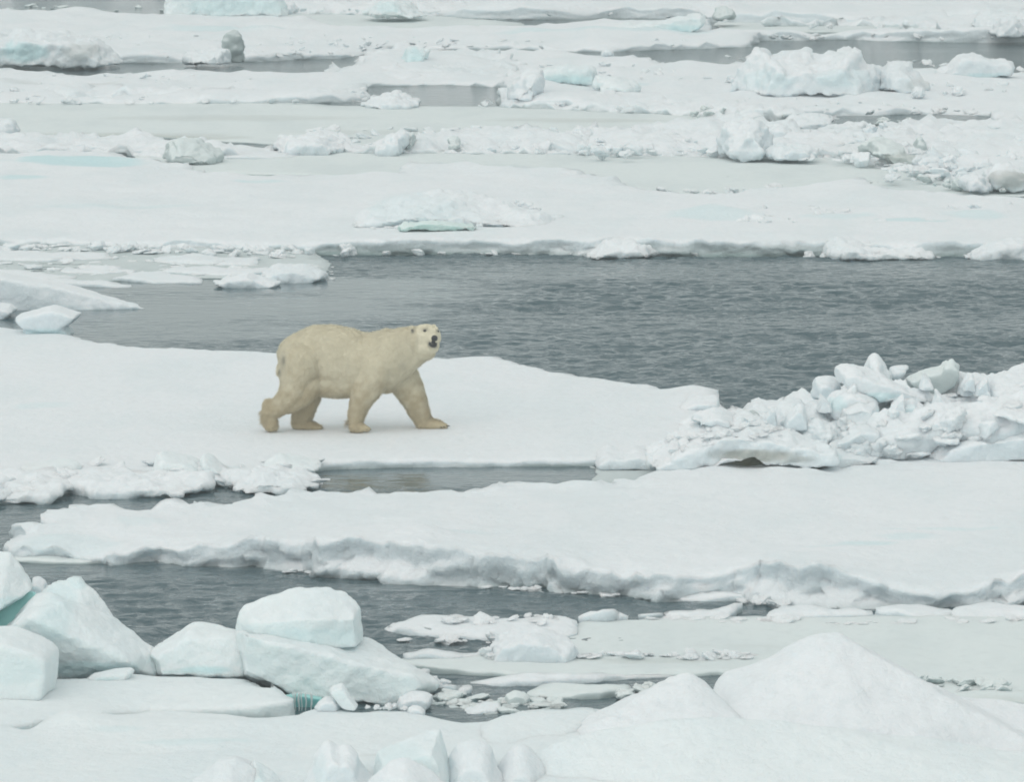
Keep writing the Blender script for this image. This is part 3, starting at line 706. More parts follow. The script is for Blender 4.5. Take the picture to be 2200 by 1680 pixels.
rubble([(1900, 360), (2200, 375)], 70, (10, 50), "white chunk packed into the rubble field's lower right", "chunks packed into the rubble field's lower right", dy=26, z=.2, seed=72, kind='mix', sink=.4, squash=.7)
# ================================================================== BRASH AT LEFT OF THE LEAD
floe("slush", "soft grey slush between the flat brash pieces left of the open lead",
     front=[(-400, 612, .02), (0, 610, .02), (250, 606, .02), (330, 604, .02), (420, 600, .02), (560, 604, .02), (690, 596, .02), (712, 575, .02)], back=[(-400, 520, .03), (300, 522, .03), (640, 530, .03), (705, 552, .03)],
     mat=M_WET, step=.15, grid=.3, hn=.02, lip=.02, wall=.03, rnd=.005, seed=13, cat="slush", kind='stuff', depth=.1)
BR = [
 ("flat white brash floe at the left edge behind the tilted slab", [(-100, 606, .06), (0, 612, .06), (100, 608, .06), (170, 600, .05)], [(-100, 578, .08), (0, 579, .08), (50, 580, .08), (110, 590, .06)]),
 ("long thin white brash floe just right of the tilted slab", [(100, 616, .05), (200, 619, .06), (290, 618, .03)], [(100, 598, .07), (160, 596, .08), (240, 604, .06)]),
 ("flat brash floe with a humped middle at left centre", [(230, 606, .06), (330, 610, .06), (440, 612, .04)], [(240, 596, .06), (290, 584, .12), (340, 578, .12), (400, 588, .08), (450, 600, .05)]),
 ("narrow brash floe behind the humped one", [(140, 590, .05), (220, 592, .06), (300, 588, .04)], [(150, 574, .06), (220, 568, .08), (280, 574, .06)]),
 ("white brash floe directly under the far-shore floe, left of the lead", [(330, 566, .06), (450, 572, .06), (560, 574, .05)], [(330, 550, .08), (430, 546, .10), (560, 552, .08)]),
 ("wide brash floe in the middle of the brash field", [(350, 590, .06), (480, 596, .06), (590, 592, .05)], [(360, 576, .07), (470, 570, .09), (590, 572, .07)]),
 ("grey brash floe along the foot of the far-shore floe at left", [(-60, 562, .05), (100, 566, .06), (240, 560, .05)], [(-60, 540, .08), (80, 536, .08), (220, 540, .07)]),
]
for i, (lb, fr, bk) in enumerate(BR):
    floe("brash_floe", lb, fr, bk, step=.12, grid=.15, hn=.05, lip=.06, wall=.06, rough=.12, rnd=.03, seed=60 + i, cat="brash ice", group="flat brash floes left of the open lead", hs=1.6)
Yb = on_z(520, 612, 0).y
block("brash_block", "lumpy white brash block at the tip of the brash field", on_z(620, 600, 0).y, [('L', [(556, 600), (562, 584), (580, 574), (610, 568), (650, 570), (675, 576), (705, 590), (690, 600), (650, 606), (590, 604)], dict(t=1.6, fs=.8, bs=.7))], voxel=.04, sm=2, n1=.09, n2=.05, mat=M_SNOW, seed=70, cat="brash ice")
block("brash_block", "low white brash fragment floating below the lumpy tip of the brash field", on_z(520, 614, 0).y, [('L', [(453, 608), (456, 602), (500, 594), (530, 588), (560, 596), (610, 606), (600, 616), (540, 618), (470, 614)], dict(t=1.1, fs=.8, bs=.7))], voxel=.035, sm=2, n1=.07, n2=.04, mat=M_SNOW, seed=71, cat="brash ice")
rubble([(0, 532), (300, 536), (600, 545), (760, 540)], 110, (10, 44), "small chunk in the rubble along the foot of the far-shore floe", "rubble along the foot of the far-shore floe", dy=9, z=.04, seed=17, kind='mix', squash=.8)
rubble([(-20, 560), (300, 575), (690, 580)], 90, (10, 50), "small flat white piece in the brash field left of the lead", "flat pieces of the brash field", dy=22, z=.01, seed=18, kind='slab')
rubble([(620, 590), (715, 588)], 22, (8, 26), "tiny floating piece around the tip of the brash field", "tiny pieces at the tip of the brash field", dy=14, z=.0, seed=19, kind='slab')
rubble([(820, 545), (1300, 548), (2200, 553)], 34, (8, 34), "tiny white piece afloat at the foot of the grey ice wall", "tiny pieces at the foot of the ice wall", dy=2, z=.0, seed=20, kind='mix', squash=.6)
block("ice_ledge", "white sloping snow ledge against the grey ice wall, right of centre", on_z(1350, 549, 0).y, [('L', [(1230, 551), (1262, 540), (1300, 526), (1340, 520), (1400, 520), (1425, 535), (1432, 552)], dict(t=1.4, fs=.6, bs=.95))], voxel=.04, sm=2, n1=.14, n2=.08, mat=M_CRUMB, seed=72)
block("ice_ledge", "white broken snow ledge against the ice wall near the right edge", on_z(1900, 552, 0).y, [('L', [(1768, 551), (1775, 528), (1810, 522), (1880, 532), (1960, 530), (2010, 538), (2020, 553)], dict(t=1.4, fs=.7, bs=.95))], voxel=.04, sm=2, n1=.16, n2=.09, mat=M_CRUMB, seed=73)
block("ice_ledge", "pale ledge at the foot of the ice wall in the right corner", on_z(2120, 552, 0).y, [('L', [(2060, 554), (2080, 536), (2130, 524), (2200, 512), (2260, 520), (2260, 555)], dict(t=1.4, fs=.7, bs=.95))], voxel=.04, sm=2, n1=.16, n2=.09, mat=M_CRUMB, seed=74)

# ---- tilted slab and small slab at left
Y = on_z(150, 667, 0).y
block("tilted_slab", "tilted grey-sided ice slab running into the lead from the left edge", Y,
      [('H', [(-400, 690, 0), (-400, 520, 1.2), (-400, 540, 0.0), (0, 583, 1.4), (0, 596, 0.1), (100, 600, 1.3), (110, 616, .1), (200, 630, 1.0), (200, 640, .1), (300, 656, .5), (316, 664, .2), (200, 672, 0), (0, 680, .1), (-400, 660, 1.4), (0, 660, 1.5), (250, 668, .8)])],
      voxel=.045, sm=2, n1=.05, n2=.02, mat=M_SNOW, seed=75)
block("ice_slab", "small white slab perched on the back edge of the bear's floe at left", on_z(100, 712, .15).y,
      [('L', [(30, 684), (44, 672), (75, 664), (118, 655), (150, 664), (178, 672), (165, 686), (130, 706), (95, 706), (45, 700)], dict(t=1.1, fs=.85, bs=.75)),
       ('L', [(50, 716), (55, 698), (120, 700), (150, 706), (160, 718)], dict(t=.9, fs=.85, bs=.8))], voxel=.035, sm=2, n1=.03, n2=.015, mat=M_SNOW, seed=76, blue=[(100, 710, 60, 12, .35)])
block("ice_chunk", "small white chunk at left edge between the tilted slab and the bear's floe", on_z(0, 682, 0).y, [('L', [(-40, 690), (-35, 660), (0, 650), (25, 655), (38, 665), (20, 675), (10, 690)], dict(t=.8))], voxel=.035, sm=2, mat=M_SNOW, seed=77, cat="ice chunk")

# ================================================================== THE BEAR'S FLOE
H_BEAR = .14
floe("ice_floe", "flat white floe the polar bear is walking across",
     front=[(-1100, 1075, .16), (0, 1058, .14), (130, 1050, .14), (300, 1046, .14), (480, 1040, .13), (640, 1026, .12), (700, 1010, .12), (900, 1006, .12), (1100, 1004, .11), (1290, 1003, .10), (1430, 1000, .10), (1560, 985, .2), (1620, 960, .2)],
     back=[(-1100, 690, .16), (0, 699, .15), (50, 706, .14), (130, 715, .14), (200, 731, .14), (235, 733, .15), (265, 743, .14), (400, 748, .14), (600, 757, .14), (800, 762, .14), (940, 765, .14), (1060, 763, .17), (1130, 786, .15), (1250, 805, .14), (1350, 818, .14), (1450, 833, .15), (1530, 836, .25), (1542, 850, .3), (1550, 885, .2), (1600, 900, .2)],
     step=.09, grid=.16, hn=.06, lip=.05, wall=.07, slump=.15, rough=.08, rnd=.03, seed=14, wetness=.7,
     bumps=[(1500, 850, 50, 12, .06)], blue=[(90, 865, 60, 6, .15), (250, 1005, 90, 8, .2), (500, 1000, 80, 8, .18)])
block("ice_block", "square white corner block of the bear's floe beside the open lead", on_z(1500, 895, .1).y,
      [('H', [(1458, 893, -.2), (1462, 878, -.1), (1500, 872, -.3), (1538, 872, -.2), (1548, 893, -.1), (1440, 836, 3.0), (1530, 836, 3.0), (1542, 846, 1.5), (1548, 893, 1.8), (1440, 893, 2.5), (1500, 852, .2), (1543, 852, .3)])], voxel=.04, sm=2, n1=.03, n2=.02, mat=M_SNOW, seed=78)
floe("snow_ridge", "low crumbled snow ridge along the broken front edge of the bear's floe at left",
     front=[(-300, 1080, .08), (0, 1068, .09), (60, 1064, .1), (130, 1060, .1), (300, 1056, .1), (440, 1053, .1), (470, 1044, .08), (500, 1050, .08), (600, 1052, .1), (684, 1046, .07)], back=[(-300, 1020, .16), (0, 1016, .18), (200, 1006, .2), (420, 1000, .2), (600, 1000, .18), (690, 1016, .12)],
     step=.05, grid=.07, hn=.16, lip=.16, wall=.10, slump=.25, rough=.14, rnd=.03, seed=18, hs=1.5, mat=M_CRUMB, cat="snow ridge")
rubble([(0, 1052), (200, 1040), (450, 1035), (680, 1030)], 44, (24, 90), "low white lump in the broken front edge of the bear's floe", "lumps in the broken front edge of the bear's floe", dy=12, z=.06, seed=21, kind='mix', squash=.55)
rubble([(150, 1010), (400, 1012), (700, 1002)], 26, (20, 80), "white lump frozen into the surface behind the broken front edge", "lumps behind the broken front edge", dy=12, z=.12, seed=22, kind='mix', squash=.45, sink=.35, mat=M_BLUE)
BL = [
 ("long low snow shelf at the left end of the bear floe's front edge", [(-60, 1074), (-50, 1050), (20, 1044), (80, 1036), (150, 1042), (160, 1056), (80, 1066)], 1070),
 ("rounded snow shelf left of centre on the bear floe's front edge", [(150, 1060), (160, 1040), (280, 1028), (380, 1020), (450, 1030), (458, 1048), (380, 1054), (240, 1058)], 1058),
 ("ragged snow raft at the right end of the bear floe's broken edge", [(480, 1048), (500, 1028), (540, 1010), (600, 1006), (650, 1018), (692, 1036), (690, 1046), (600, 1052), (520, 1050)], 1050),
 ("small snow wedge in the far left corner of the near lead", [(-60, 1078), (-50, 1046), (0, 1036), (18, 1052), (28, 1066), (0, 1078)], 1078)]
for i, (lb, ol, yb) in enumerate(BL):
    block("snow_shelf", lb, on_z(ol[0][0] + 60, yb, 0).y, [('L', ol, dict(t=1.3, fs=.6, bs=.9))], voxel=.035, sm=2, n1=.14, n2=.08, mat=M_CRUMB, seed=80 + i, cat="snow shelf")
SH = [
 ("pale blue upturned flake on the front of the bear's floe", [(325, 1014), (332, 990), (345, 972), (370, 980), (400, 986), (432, 1000), (440, 1016)]),
 ("narrow upright flake beside the pale blue upturned one", [(432, 1016), (428, 990), (436, 974), (455, 986), (480, 1006), (500, 1018)]),
 ("long low snow ridge left of the upturned flakes", [(35, 1012), (50, 1000), (120, 994), (165, 998), (175, 1012)]),
 ("grey-blue flake at the right end of the broken edge", [(560, 1006), (575, 992), (600, 978), (640, 988), (690, 996), (700, 1008)])]
for i, (lb, ol) in enumerate(SH):
    block("ice_flake", lb, on_z(ol[0][0], ol[0][1], .12).y, [('L', ol, dict(t=.9, fs=.8, bs=.9))], voxel=.035, sm=2, n1=.05, n2=.03, mat=M_BLUE, seed=90 + i, cat="ice flake")

# ================================================================== MIDDLE FLOE
floe("ice_floe", "large white floe in front of the bear with a thick blue-grey broken edge",
     front=[(0, 1205, .10), (100, 1206, .12), (200, 1210, .12), (364, 1214, .14), (450, 1219, .26), (525, 1223, .34), (640, 1232, .34), (700, 1235, .38), (805, 1241, .42), (850, 1246, .46), (900, 1252, .52), (1015, 1263, .42), (1100, 1270, .42), (1190, 1277, .40), (1210, 1278, .22), (1260, 1279, .28), (1400, 1282, .28), (1500, 1286, .22), (1560, 1292, .3), (1590, 1296, .45), (1700, 1300, .48), (1800, 1304, .44), (1880, 1309, .3), (1960, 1308, .14), (2080, 1306, .15), (2150, 1304, .32), (2260, 1304, .35), (3200, 1310, .3)],
     back=[(-10, 1178, .1), (22, 1140, .18), (45, 1128, .2), (101, 1130, .2), (108, 1117, .22), (210, 1092, .24), (245, 1101, .2), (290, 1106, .18), (343, 1083, .24), (360, 1090, .2), (427, 1078, .22), (470, 1088, .2), (575, 1068, .18), (700, 1062, .18), (745, 1060, .18), (917, 1053, .18), (1085, 1049, .18), (1095, 1040, .2), (1190, 1045, .18), (1295, 1038, .18), (1347, 1018, .2), (1435, 1003, .2), (1480, 990, .2), (1560, 982, .22), (1605, 989, .2), (1675, 1007, .18), (1815, 1003, .18), (1885, 1000, .18), (1920, 973, .2), (2025, 969, .2), (2130, 958, .2), (2200, 951, .2), (3200, 940, .25)],
     step=.07, grid=.13, hn=.08, lip=.16, wall=.24, slump=.8, rough=.27, rnd=.02, seed=15, wetness=.18,
     bumps=[(240, 1130, 160, 18, .08), (905, 1180, 60, 14, .14), (1700, 1225, 120, 16, .10), (1840, 1200, 80, 10, .06), (120, 1160, 80, 14, .06), (600, 1190, 200, 12, .06)],
     blue=[(1860, 1180, 70, 7, .3), (1790, 1192, 60, 5, .28), (980, 1170, 80, 10, .12), (2050, 1148, 150, 2, .2), (150, 1165, 120, 16, .14), (1950, 1165, 60, 8, .2), (300, 1130, 60, 10, .12)])
rubble([(820, 1236), (900, 1244)], 10, (14, 44), "rounded snow lump fallen at the foot of the middle floe's edge", "snow lumps at the foot of the middle floe's edge", dy=4, z=.02, seed=23, kind='lump')
rubble([(860, 1248), (1100, 1268), (1400, 1284)], 22, (10, 40), "thin white piece along the waterline of the middle floe", "thin pieces along the middle floe's waterline", dy=3, z=.0, seed=24, kind='slab')
rubble([(600, 1228), (800, 1238)], 10, (8, 26), "tiny white fragment floating under the middle floe's left edge", "tiny fragments under the middle floe's left edge", dy=3, z=.0, seed=25, kind='slab')
floe("ice_shelf", "thin grey shelf floating under the left end of the middle floe",
     front=[(20, 1208, .04), (100, 1213, .05), (200, 1213, .05), (280, 1209, .04)], back=[(20, 1192, .05), (120, 1186, .06), (200, 1188, .06), (290, 1196, .04)], mat=M_GREY, step=.08, grid=.12, hn=.02, lip=.02, wall=.03, rnd=.02, seed=16, cat="ice shelf")
floe("ice_sheet", "submerged-looking thin grey ice wedge in the lead right of the bear's floe front",
     front=[(1288, 1040, .012), (1300, 1044, .012), (1360, 1034, .012), (1420, 1020, .012)], back=[(1262, 1000, .012), (1290, 1006, .012), (1360, 996, .012), (1440, 990, .012)], mat=M_WET, step=.08, grid=.15, hn=.0, lip=.0, wall=.01, rnd=.0, seed=17, cat="ice sheet")
block("snow_ledge", "white snow ledge over the grey ice wedge, right of the bear", on_z(1350, 1000, 0).y, [('L', [(1270, 996), (1280, 978), (1300, 966), (1330, 972), (1370, 965), (1410, 972), (1430, 984), (1428, 998), (1340, 996)], dict(t=1.4, fs=.85, bs=.85))], voxel=.035, sm=2, n1=.05, n2=.02, mat=M_SNOW, seed=95, cat="snow ledge")

# ================================================================== RIGHT PILE
YP = on_z(1900, 985, .18).y
def pb(label, ol, dy=0.0, t=1.0, mat=None, seed=1, vox=.03, n1=.10, n2=.05, blue=(), dirt=(), name="ice_block", **k):
    k['fs'] = k.get('fs', .72) * .86
    return block(name, label, YP + dy + .25, [('L', ol, dict(t=t, **k))], voxel=vox, sm=2, n1=n1, n2=n2, mat=mat or M_CRUMB, seed=seed, blue=blue, dirt=dirt)
MOUND = block("ice_mound", "broad snow-covered mound under the right-hand ice pile", YP,
      [('H', [(1690, 905, 1.4), (1740, 890, 1.3), (1800, 872, 1.4), (1850, 850, 1.6), (1950, 838, 1.7), (2050, 836, 1.8), (2120, 826, 1.8), (2200, 820, 1.8), (3100, 818, 1.8), ('g', 1640, 980, .1), ('g', 1700, 1002, .1), ('g', 1900, 998, .12), ('g', 2100, 960, .15), ('g', 3100, 930, .15), ('g', 1700, 870, .0), ('g', 2000, 830, .0), ('g', 3100, 800, .0), (2100, 885, .1), (1850, 905, .1), (1980, 890, .1), (1760, 925, .1), (2300, 880, .0), (1900, 950, -.4), (2080, 930, -.4), (2300, 920, -.4)]),
       ('H', [(1500, 930, 1.0), (1560, 905, 1.3), (1620, 908, 1.4), (1700, 905, 1.4), ('g', 1470, 960, .1), ('g', 1560, 990, .08), ('g', 1720, 1002, .08), ('g', 1480, 905, .0), ('g', 1600, 885, .0), ('g', 1780, 880, 0), (1640, 945, .2)]),], voxel=.04, sm=2, n1=.34, n2=.10, mat=M_CRUMB, seed=100, cat="ice mound")
pb("sharp white pyramid standing highest in the right-hand pile", [(1840, 850), (1852, 800), (1866, 775), (1876, 760), (1888, 768), (1902, 785), (1914, 806), (1930, 850)], 1.6, .9, seed=101, fs=.7)
pb("leaning slab with a blunt left nose, left of the white pyramid", [(1792, 800), (1792, 788), (1806, 785), (1830, 788), (1880, 806), (1940, 824), (2000, 840), (2010, 860), (1960, 868), (1890, 850), (1830, 830), (1800, 818)], .9, .8, seed=102, fs=.92, blue=[(1890, 845, 50, 10, .35)])
pb("long slab with a knobbed right end, right of the white pyramid", [(1940, 812), (1980, 795), (2030, 782), (2040, 772), (2046, 768), (2054, 778), (2062, 786), (2056, 812), (2030, 830), (2005, 842), (1950, 830)], 1.7, .8, M_GREY, 103, fs=.9, blue=[])
pb("small ragged chip behind the long knobbed slab", [(1908, 800), (1910, 790), (1930, 786), (1954, 788), (1948, 796), (1930, 812), (1915, 808)], 2.2, .5, M_SNOW, 104)
pb("jagged low chunk reaching into the lead left of the blunt-nosed slab", [(1744, 852), (1750, 830), (1754, 814), (1780, 811), (1800, 820), (1806, 840), (1790, 856)], 1.3, .7, M_SNOW, 105)
pb("sloping block below the blunt-nosed slab", [(1766, 872), (1780, 850), (1795, 838), (1820, 826), (1860, 838), (1890, 856), (1880, 890), (1840, 905), (1790, 890)], .7, .9, seed=106, fs=.85, blue=[(1795, 862, 24, 14, .3)])
pb("white rounded block on the left shoulder of the pile", [(1640, 912), (1650, 890), (1670, 872), (1696, 857), (1722, 862), (1728, 880), (1750, 868), (1775, 872), (1800, 890), (1800, 915)], .8, 1.3, M_SNOW, 107, fs=.8)
pb("square white block in the middle of the right-hand pile", [(1800, 905), (1805, 870), (1850, 858), (1880, 870), (1884, 910), (1840, 920)], .3, .8, seed=108, fs=.9, blue=[(1878, 900, 10, 20, .3)])
pb("flat faced block at the centre right of the pile", [(1905, 905), (1910, 862), (1960, 855), (1990, 870), (1995, 900), (1950, 910)], .4, .8, seed=109, fs=.9, blue=[(1950, 880, 20, 20, .2)])
pb("low blue block facing front in the right-hand pile", [(1895, 950), (1900, 915), (1950, 905), (2000, 915), (2010, 945), (1960, 955)], -.1, .9, seed=110, fs=.9, blue=[(1910, 938, 30, 14, .35)])
pb("wide block below the round snow cap at right", [(2000, 905), (2010, 870), (2060, 862), (2110, 872), (2120, 900), (2060, 910)], .2, .9, seed=111, fs=.9, blue=[(2060, 895, 50, 10, .3)])
pb("round white snow cap at the right edge of the pile", [(2100, 870), (2112, 830), (2140, 813), (2200, 811), (2300, 815), (2300, 875)], 1.0, 1.4, M_SNOW, 112, fs=.85, blue=[(2160, 858, 50, 8, .2)])
pb("small snow knob left of the round snow cap", [(2050, 850), (2056, 820), (2068, 807), (2085, 814), (2095, 830), (2098, 850)], 1.3, .7, M_SNOW, 113)
pb("white table block in the lower middle of the pile", [(1815, 975), (1818, 915), (1860, 908), (1890, 915), (1898, 970), (1850, 978)], -.2, .9, M_SNOW, 114, fs=.9)
pb("low white ridge at the foot of the right-hand pile", [(1740, 985), (1760, 958), (1800, 960), (1860, 966), (1900, 975), (1900, 995), (1780, 1000)], -.6, .8, seed=115, blue=[(1780, 978, 30, 12, .2)])
pb("broad smooth snow bank at the right edge below the pile", [(1960, 975), (1990, 945), (2040, 925), (2100, 915), (2200, 905), (2350, 900), (2350, 980)], .0, 1.8, M_SNOW, 116, fs=.85)
pb("small dark-footed stone of ice beside the floe corner at the pile's left", [(1600, 905), (1604, 888), (1615, 882), (1628, 890), (1630, 905)], .3, .4, M_WET, 117)
pb("white knob above the brown hollow, left of the pile", [(1480, 905), (1500, 885), (1530, 875), (1555, 884), (1580, 902), (1590, 915)], .1, .8, M_SNOW, 118, blue=[(1500, 912, 40, 8, .25)])
block("ice_hollow", "brown-stained ice with painted shade at the back of the hollow left of the right-hand pile", YP - .55,
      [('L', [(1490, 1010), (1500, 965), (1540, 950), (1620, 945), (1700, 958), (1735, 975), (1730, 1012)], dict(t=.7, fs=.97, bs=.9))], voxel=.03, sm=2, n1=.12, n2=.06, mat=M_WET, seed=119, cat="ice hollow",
      dirt=[(1615, 975, 90, 26, .9), (1550, 985, 40, 20, .6), (1690, 985, 60, 18, .5)])  # brown stain plus the cavity's shade, painted on its back wall
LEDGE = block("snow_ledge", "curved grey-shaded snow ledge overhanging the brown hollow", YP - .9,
      [('L', [(1400, 1004), (1440, 985), (1475, 962), (1500, 944), (1550, 930), (1600, 928), (1660, 938), (1720, 954), (1790, 966), (1800, 985), (1740, 998), (1700, 994), (1672, 984), (1640, 990), (1615, 978), (1596, 984), (1570, 994), (1545, 1000), (1510, 1002)], dict(t=3.4, front_off=.35, fs=.985, bs=1.0, fdy=4))], voxel=.03, sm=3, n1=.16, n2=.08, mat=M_CRUMB, seed=120, cat="snow ledge", dirt=[(1620, 975, 90, 16, .55), (1560, 972, 50, 12, .25), (1700, 982, 50, 9, .35)])  # brown stain and shade of the hollow, both in the ledge colour
rubble([(1440, 960), (1560, 925), (1700, 930)], 36, (14, 60), "white chunk frozen onto the curved snow ledge", "chunks frozen onto the curved snow ledge", dy=16, on=[LEDGE, MOUND], seed=54, kind='mix', sink=.42, squash=.7)
rubble([(1520, 990), (1640, 994), (1740, 996)], 34, (10, 44), "white lump in the mouth of the brown hollow", "lumps in the mouth of the brown hollow", dy=8, z=.12, seed=55, sink=.3)
for i, (sx, sy, sw, sh, ln) in enumerate([(1655, 900, 18, 26, 6), (1770, 872, 20, 30, -8), (1828, 842, 16, 26, 8), (1990, 822, 18, 26, -6), (2080, 826, 16, 24, 6), (2110, 838, 22, 30, 10), (2020, 868, 26, 34, -10), (1930, 880, 24, 34, 9), (1710, 905, 26, 34, 10)]):
    block("ice_shard", "pointed shard sticking up out of the right-hand pile", YP + .9 - (sy - 840) * .012, [('L', [(sx - sw, sy + 14), (sx - sw * .7, sy - sh * .3), (sx + ln - 3, sy - sh), (sx + ln + 4, sy - sh * .95), (sx + sw * .8, sy - sh * .1), (sx + sw, sy + 14)], dict(t=.45, fs=.8, bs=.8))],
          voxel=.022, sm=1, n1=.05, n2=.03, mat=M_CRUMB, seed=240 + i, cat="ice shard", group="pointed shards in the right-hand pile")
rubble([(1600, 930), (1800, 910), (2000, 885), (2200, 860)], 34, (30, 120), "white chunk scattered on the upper part of the right-hand pile", "chunks on the upper part of the right-hand pile", dy=34, seed=26, kind='mix', on=[MOUND], sink=.5)
rubble([(1620, 975), (1750, 975), (1900, 968), (2150, 940)], 24, (20, 80), "white chunk along the foot of the right-hand pile", "chunks along the foot of the right-hand pile", dy=22, seed=27, kind='mix', on=[MOUND], sink=.5)
rubble([(1560, 905), (1650, 910)], 8, (12, 30), "small chunk at the lead's inner corner by the pile", "small chunks at the lead's inner corner", dy=6, z=.1, seed=28, kind='mix')
rubble([(1450, 945), (1600, 925)], 12, (16, 50), "white chunk on the bear's floe above the brown hollow", "chunks above the brown hollow", dy=10, z=.2, seed=29, kind='mix', sink=.35)
# ================================================================== NEAR RIGHT: NEW ICE AND BRASH
floe("ice_sheet", "wide smooth grey-green new ice sheet at lower right behind the big pyramid",
     front=[(860, 1432, .03), (1000, 1452, .03), (1200, 1462, .03), (1330, 1462, .03), (1560, 1452, .03), (1800, 1500, .03), (2100, 1520, .03), (3000, 1530, .03)],
     back=[(840, 1418, .03), (1000, 1412, .03), (1060, 1395, .03), (1250, 1338, .03), (1400, 1330, .03), (1700, 1325, .03), (2200, 1320, .03), (3000, 1318, .03)],
     mat=M_GREY, step=.08, grid=.16, hn=.03, lip=.03, wall=.04, rough=.06, rnd=.02, seed=130, cat="ice sheet",
     bumps=[(1500, 1408, 250, 5, .04), (1100, 1425, 200, 6, .05), (2120, 1465, 90, 10, .05)], dirt=[(1400, 1385, 200, 6, .16), (2150, 1480, 80, 8, .15), (1150, 1430, 160, 5, .12), (1750, 1360, 260, 5, .08)])
NF = [
 ("ragged white floe with small spikes behind the round-topped block", [(822, 1352, .06), (860, 1366, .08), (940, 1372, .08), (1040, 1380, .08), (1150, 1384, .08), (1240, 1372, .05)], [(832, 1342, .10), (870, 1320, .14), (905, 1312, .18), (960, 1316, .16), (1050, 1322, .14), (1200, 1322, .14), (1240, 1330, .1)]),
 ("white floe piece with a small peak left of the thin strip ice", [(1230, 1334, .08), (1300, 1338, .08), (1370, 1334, .05)], [(1238, 1324, .12), (1280, 1308, .2), (1310, 1304, .22), (1350, 1318, .1)]),
 ("thin white floe strip near the foot of the middle floe, left piece", [(1370, 1330, .06), (1480, 1334, .06), (1560, 1330, .05)], [(1380, 1316, .1), (1450, 1308, .12), (1540, 1304, .1), (1600, 1296, .08)]),
 ("long narrow white shelf touching the middle floe's thick edge", [(1418, 1290, .04), (1500, 1294, .05), (1610, 1292, .05)], [(1418, 1280, .06), (1510, 1272, .09), (1570, 1276, .07), (1612, 1284, .06)]),
 ("bright flat floe piece in the strip, right of centre", [(1640, 1334, .07), (1760, 1336, .08), (1880, 1332, .06)], [(1644, 1304, .12), (1680, 1294, .14), (1740, 1296, .13), (1800, 1306, .10), (1880, 1308, .08)]),
 ("flat floe piece before the low gap in the middle floe's edge", [(1880, 1330, .07), (1980, 1336, .08), (2060, 1330, .06)], [(1884, 1300, .12), (1960, 1294, .13), (2020, 1296, .12), (2060, 1304, .1)]),
 ("rightmost bright floe piece of the strip under the middle floe", [(2050, 1334, .06), (2140, 1336, .07), (2300, 1334, .07)], [(2056, 1302, .1), (2110, 1295, .12), (2180, 1296, .12), (2300, 1292, .12)]),
 ("narrow white brash band above the little dark pools", [(860, 1422, .05), (980, 1420, .06), (1050, 1414, .05)], [(852, 1408, .08), (920, 1400, .09), (1000, 1404, .09), (1050, 1398, .06)]),
 ("long white brash band running toward the pyramid's left flank", [(1000, 1470, .06), (1150, 1476, .07), (1300, 1466, .07), (1440, 1458, .06), (1480, 1452, .04)], [(1010, 1452, .08), (1150, 1448, .1), (1260, 1444, .1), (1400, 1440, .08), (1480, 1440, .06)]),
 ("flat grey-green slab in the pool before the long brash band", [(1130, 1498, .05), (1200, 1504, .06), (1290, 1506, .06), (1350, 1494, .05)], [(1138, 1480, .07), (1180, 1466, .09), (1300, 1466, .09), (1360, 1470, .08)]),
 ("small tilted white floe by the right end of the leaning slab", [(940, 1486, .06), (990, 1496, .06), (1028, 1490, .05)], [(930, 1470, .1), (980, 1460, .14), (1026, 1466, .1)]),
]
for i, (lb, fr, bk) in enumerate(NF):
    floe("brash_floe", lb, fr, bk, mat=M_GREY if 'grey' in lb else M_SNOW, step=.06, grid=.09, hn=.05, lip=.06, wall=.06, rough=.07, rnd=.03, seed=140 + i, cat="brash ice", hs=1.8)
block("brash_block", "bulky rubble mound of soft brash between the ragged floe and the grey sheet", on_z(1130, 1414, 0).y,
      [('L', [(1040, 1416), (1050, 1386), (1072, 1368), (1110, 1360), (1150, 1354), (1190, 1366), (1225, 1380), (1240, 1400), (1235, 1416)], dict(t=1.0, fs=.8, bs=.75))], voxel=.028, sm=2, n1=.10, n2=.06, mat=M_SNOW, seed=160, cat="brash ice")
rubble([(1040, 1408), (1240, 1406)], 26, (14, 60), "white chunk around the soft brash mound, lower centre", "chunks around the soft brash mound", dy=10, z=.04, seed=30, kind='mix')
rubble([(1240, 1410), (1450, 1412), (1620, 1412)], 34, (16, 60), "low grey-white chunk in the seam between the two grey sheets", "chunks in the seam between the grey sheets", dy=6, z=.03, seed=31, kind='mix', squash=.6)
rubble([(840, 1372), (1000, 1378), (1160, 1386)], 14, (14, 50), "small chunk at the front of the ragged spiked floe", "chunks at the front of the ragged floe", dy=5, z=.02, seed=32, kind='mix', squash=.6)
rubble([(880, 1350), (1000, 1330), (1200, 1330)], 16, (16, 56), "small lump on top of the ragged spiked floe", "lumps on the ragged spiked floe", dy=10, z=.12, seed=33, kind='mix', squash=.5, sink=.35)
rubble([(900, 1492), (1000, 1510), (1100, 1522), (1200, 1506)], 60, (12, 70), "flat grey-white fragment in the dark pool, lower centre", "fragments in the dark pool at lower centre", dy=14, z=.0, seed=34, kind='slab', mat=M_GREY)
rubble([(930, 1505), (1050, 1530), (1200, 1515)], 50, (8, 40), "tiny slush crumb in the dark pool, lower centre", "slush crumbs in the dark pool", dy=12, z=.0, seed=35, kind='slab', mat=M_WET)
rubble([(1330, 1498), (1400, 1480), (1440, 1470)], 16, (14, 50), "greyish chunk beside the pyramid's left flank", "chunks beside the pyramid's left flank", dy=8, z=.03, seed=36, kind='mix', mat=M_GREY, squash=.6)
rubble([(1400, 1334), (1800, 1338), (2200, 1338)], 36, (14, 60), "thin white crumb along the strip of bright floe pieces", "crumbs along the strip of bright floe pieces", dy=5, z=.03, seed=37, kind='slab')
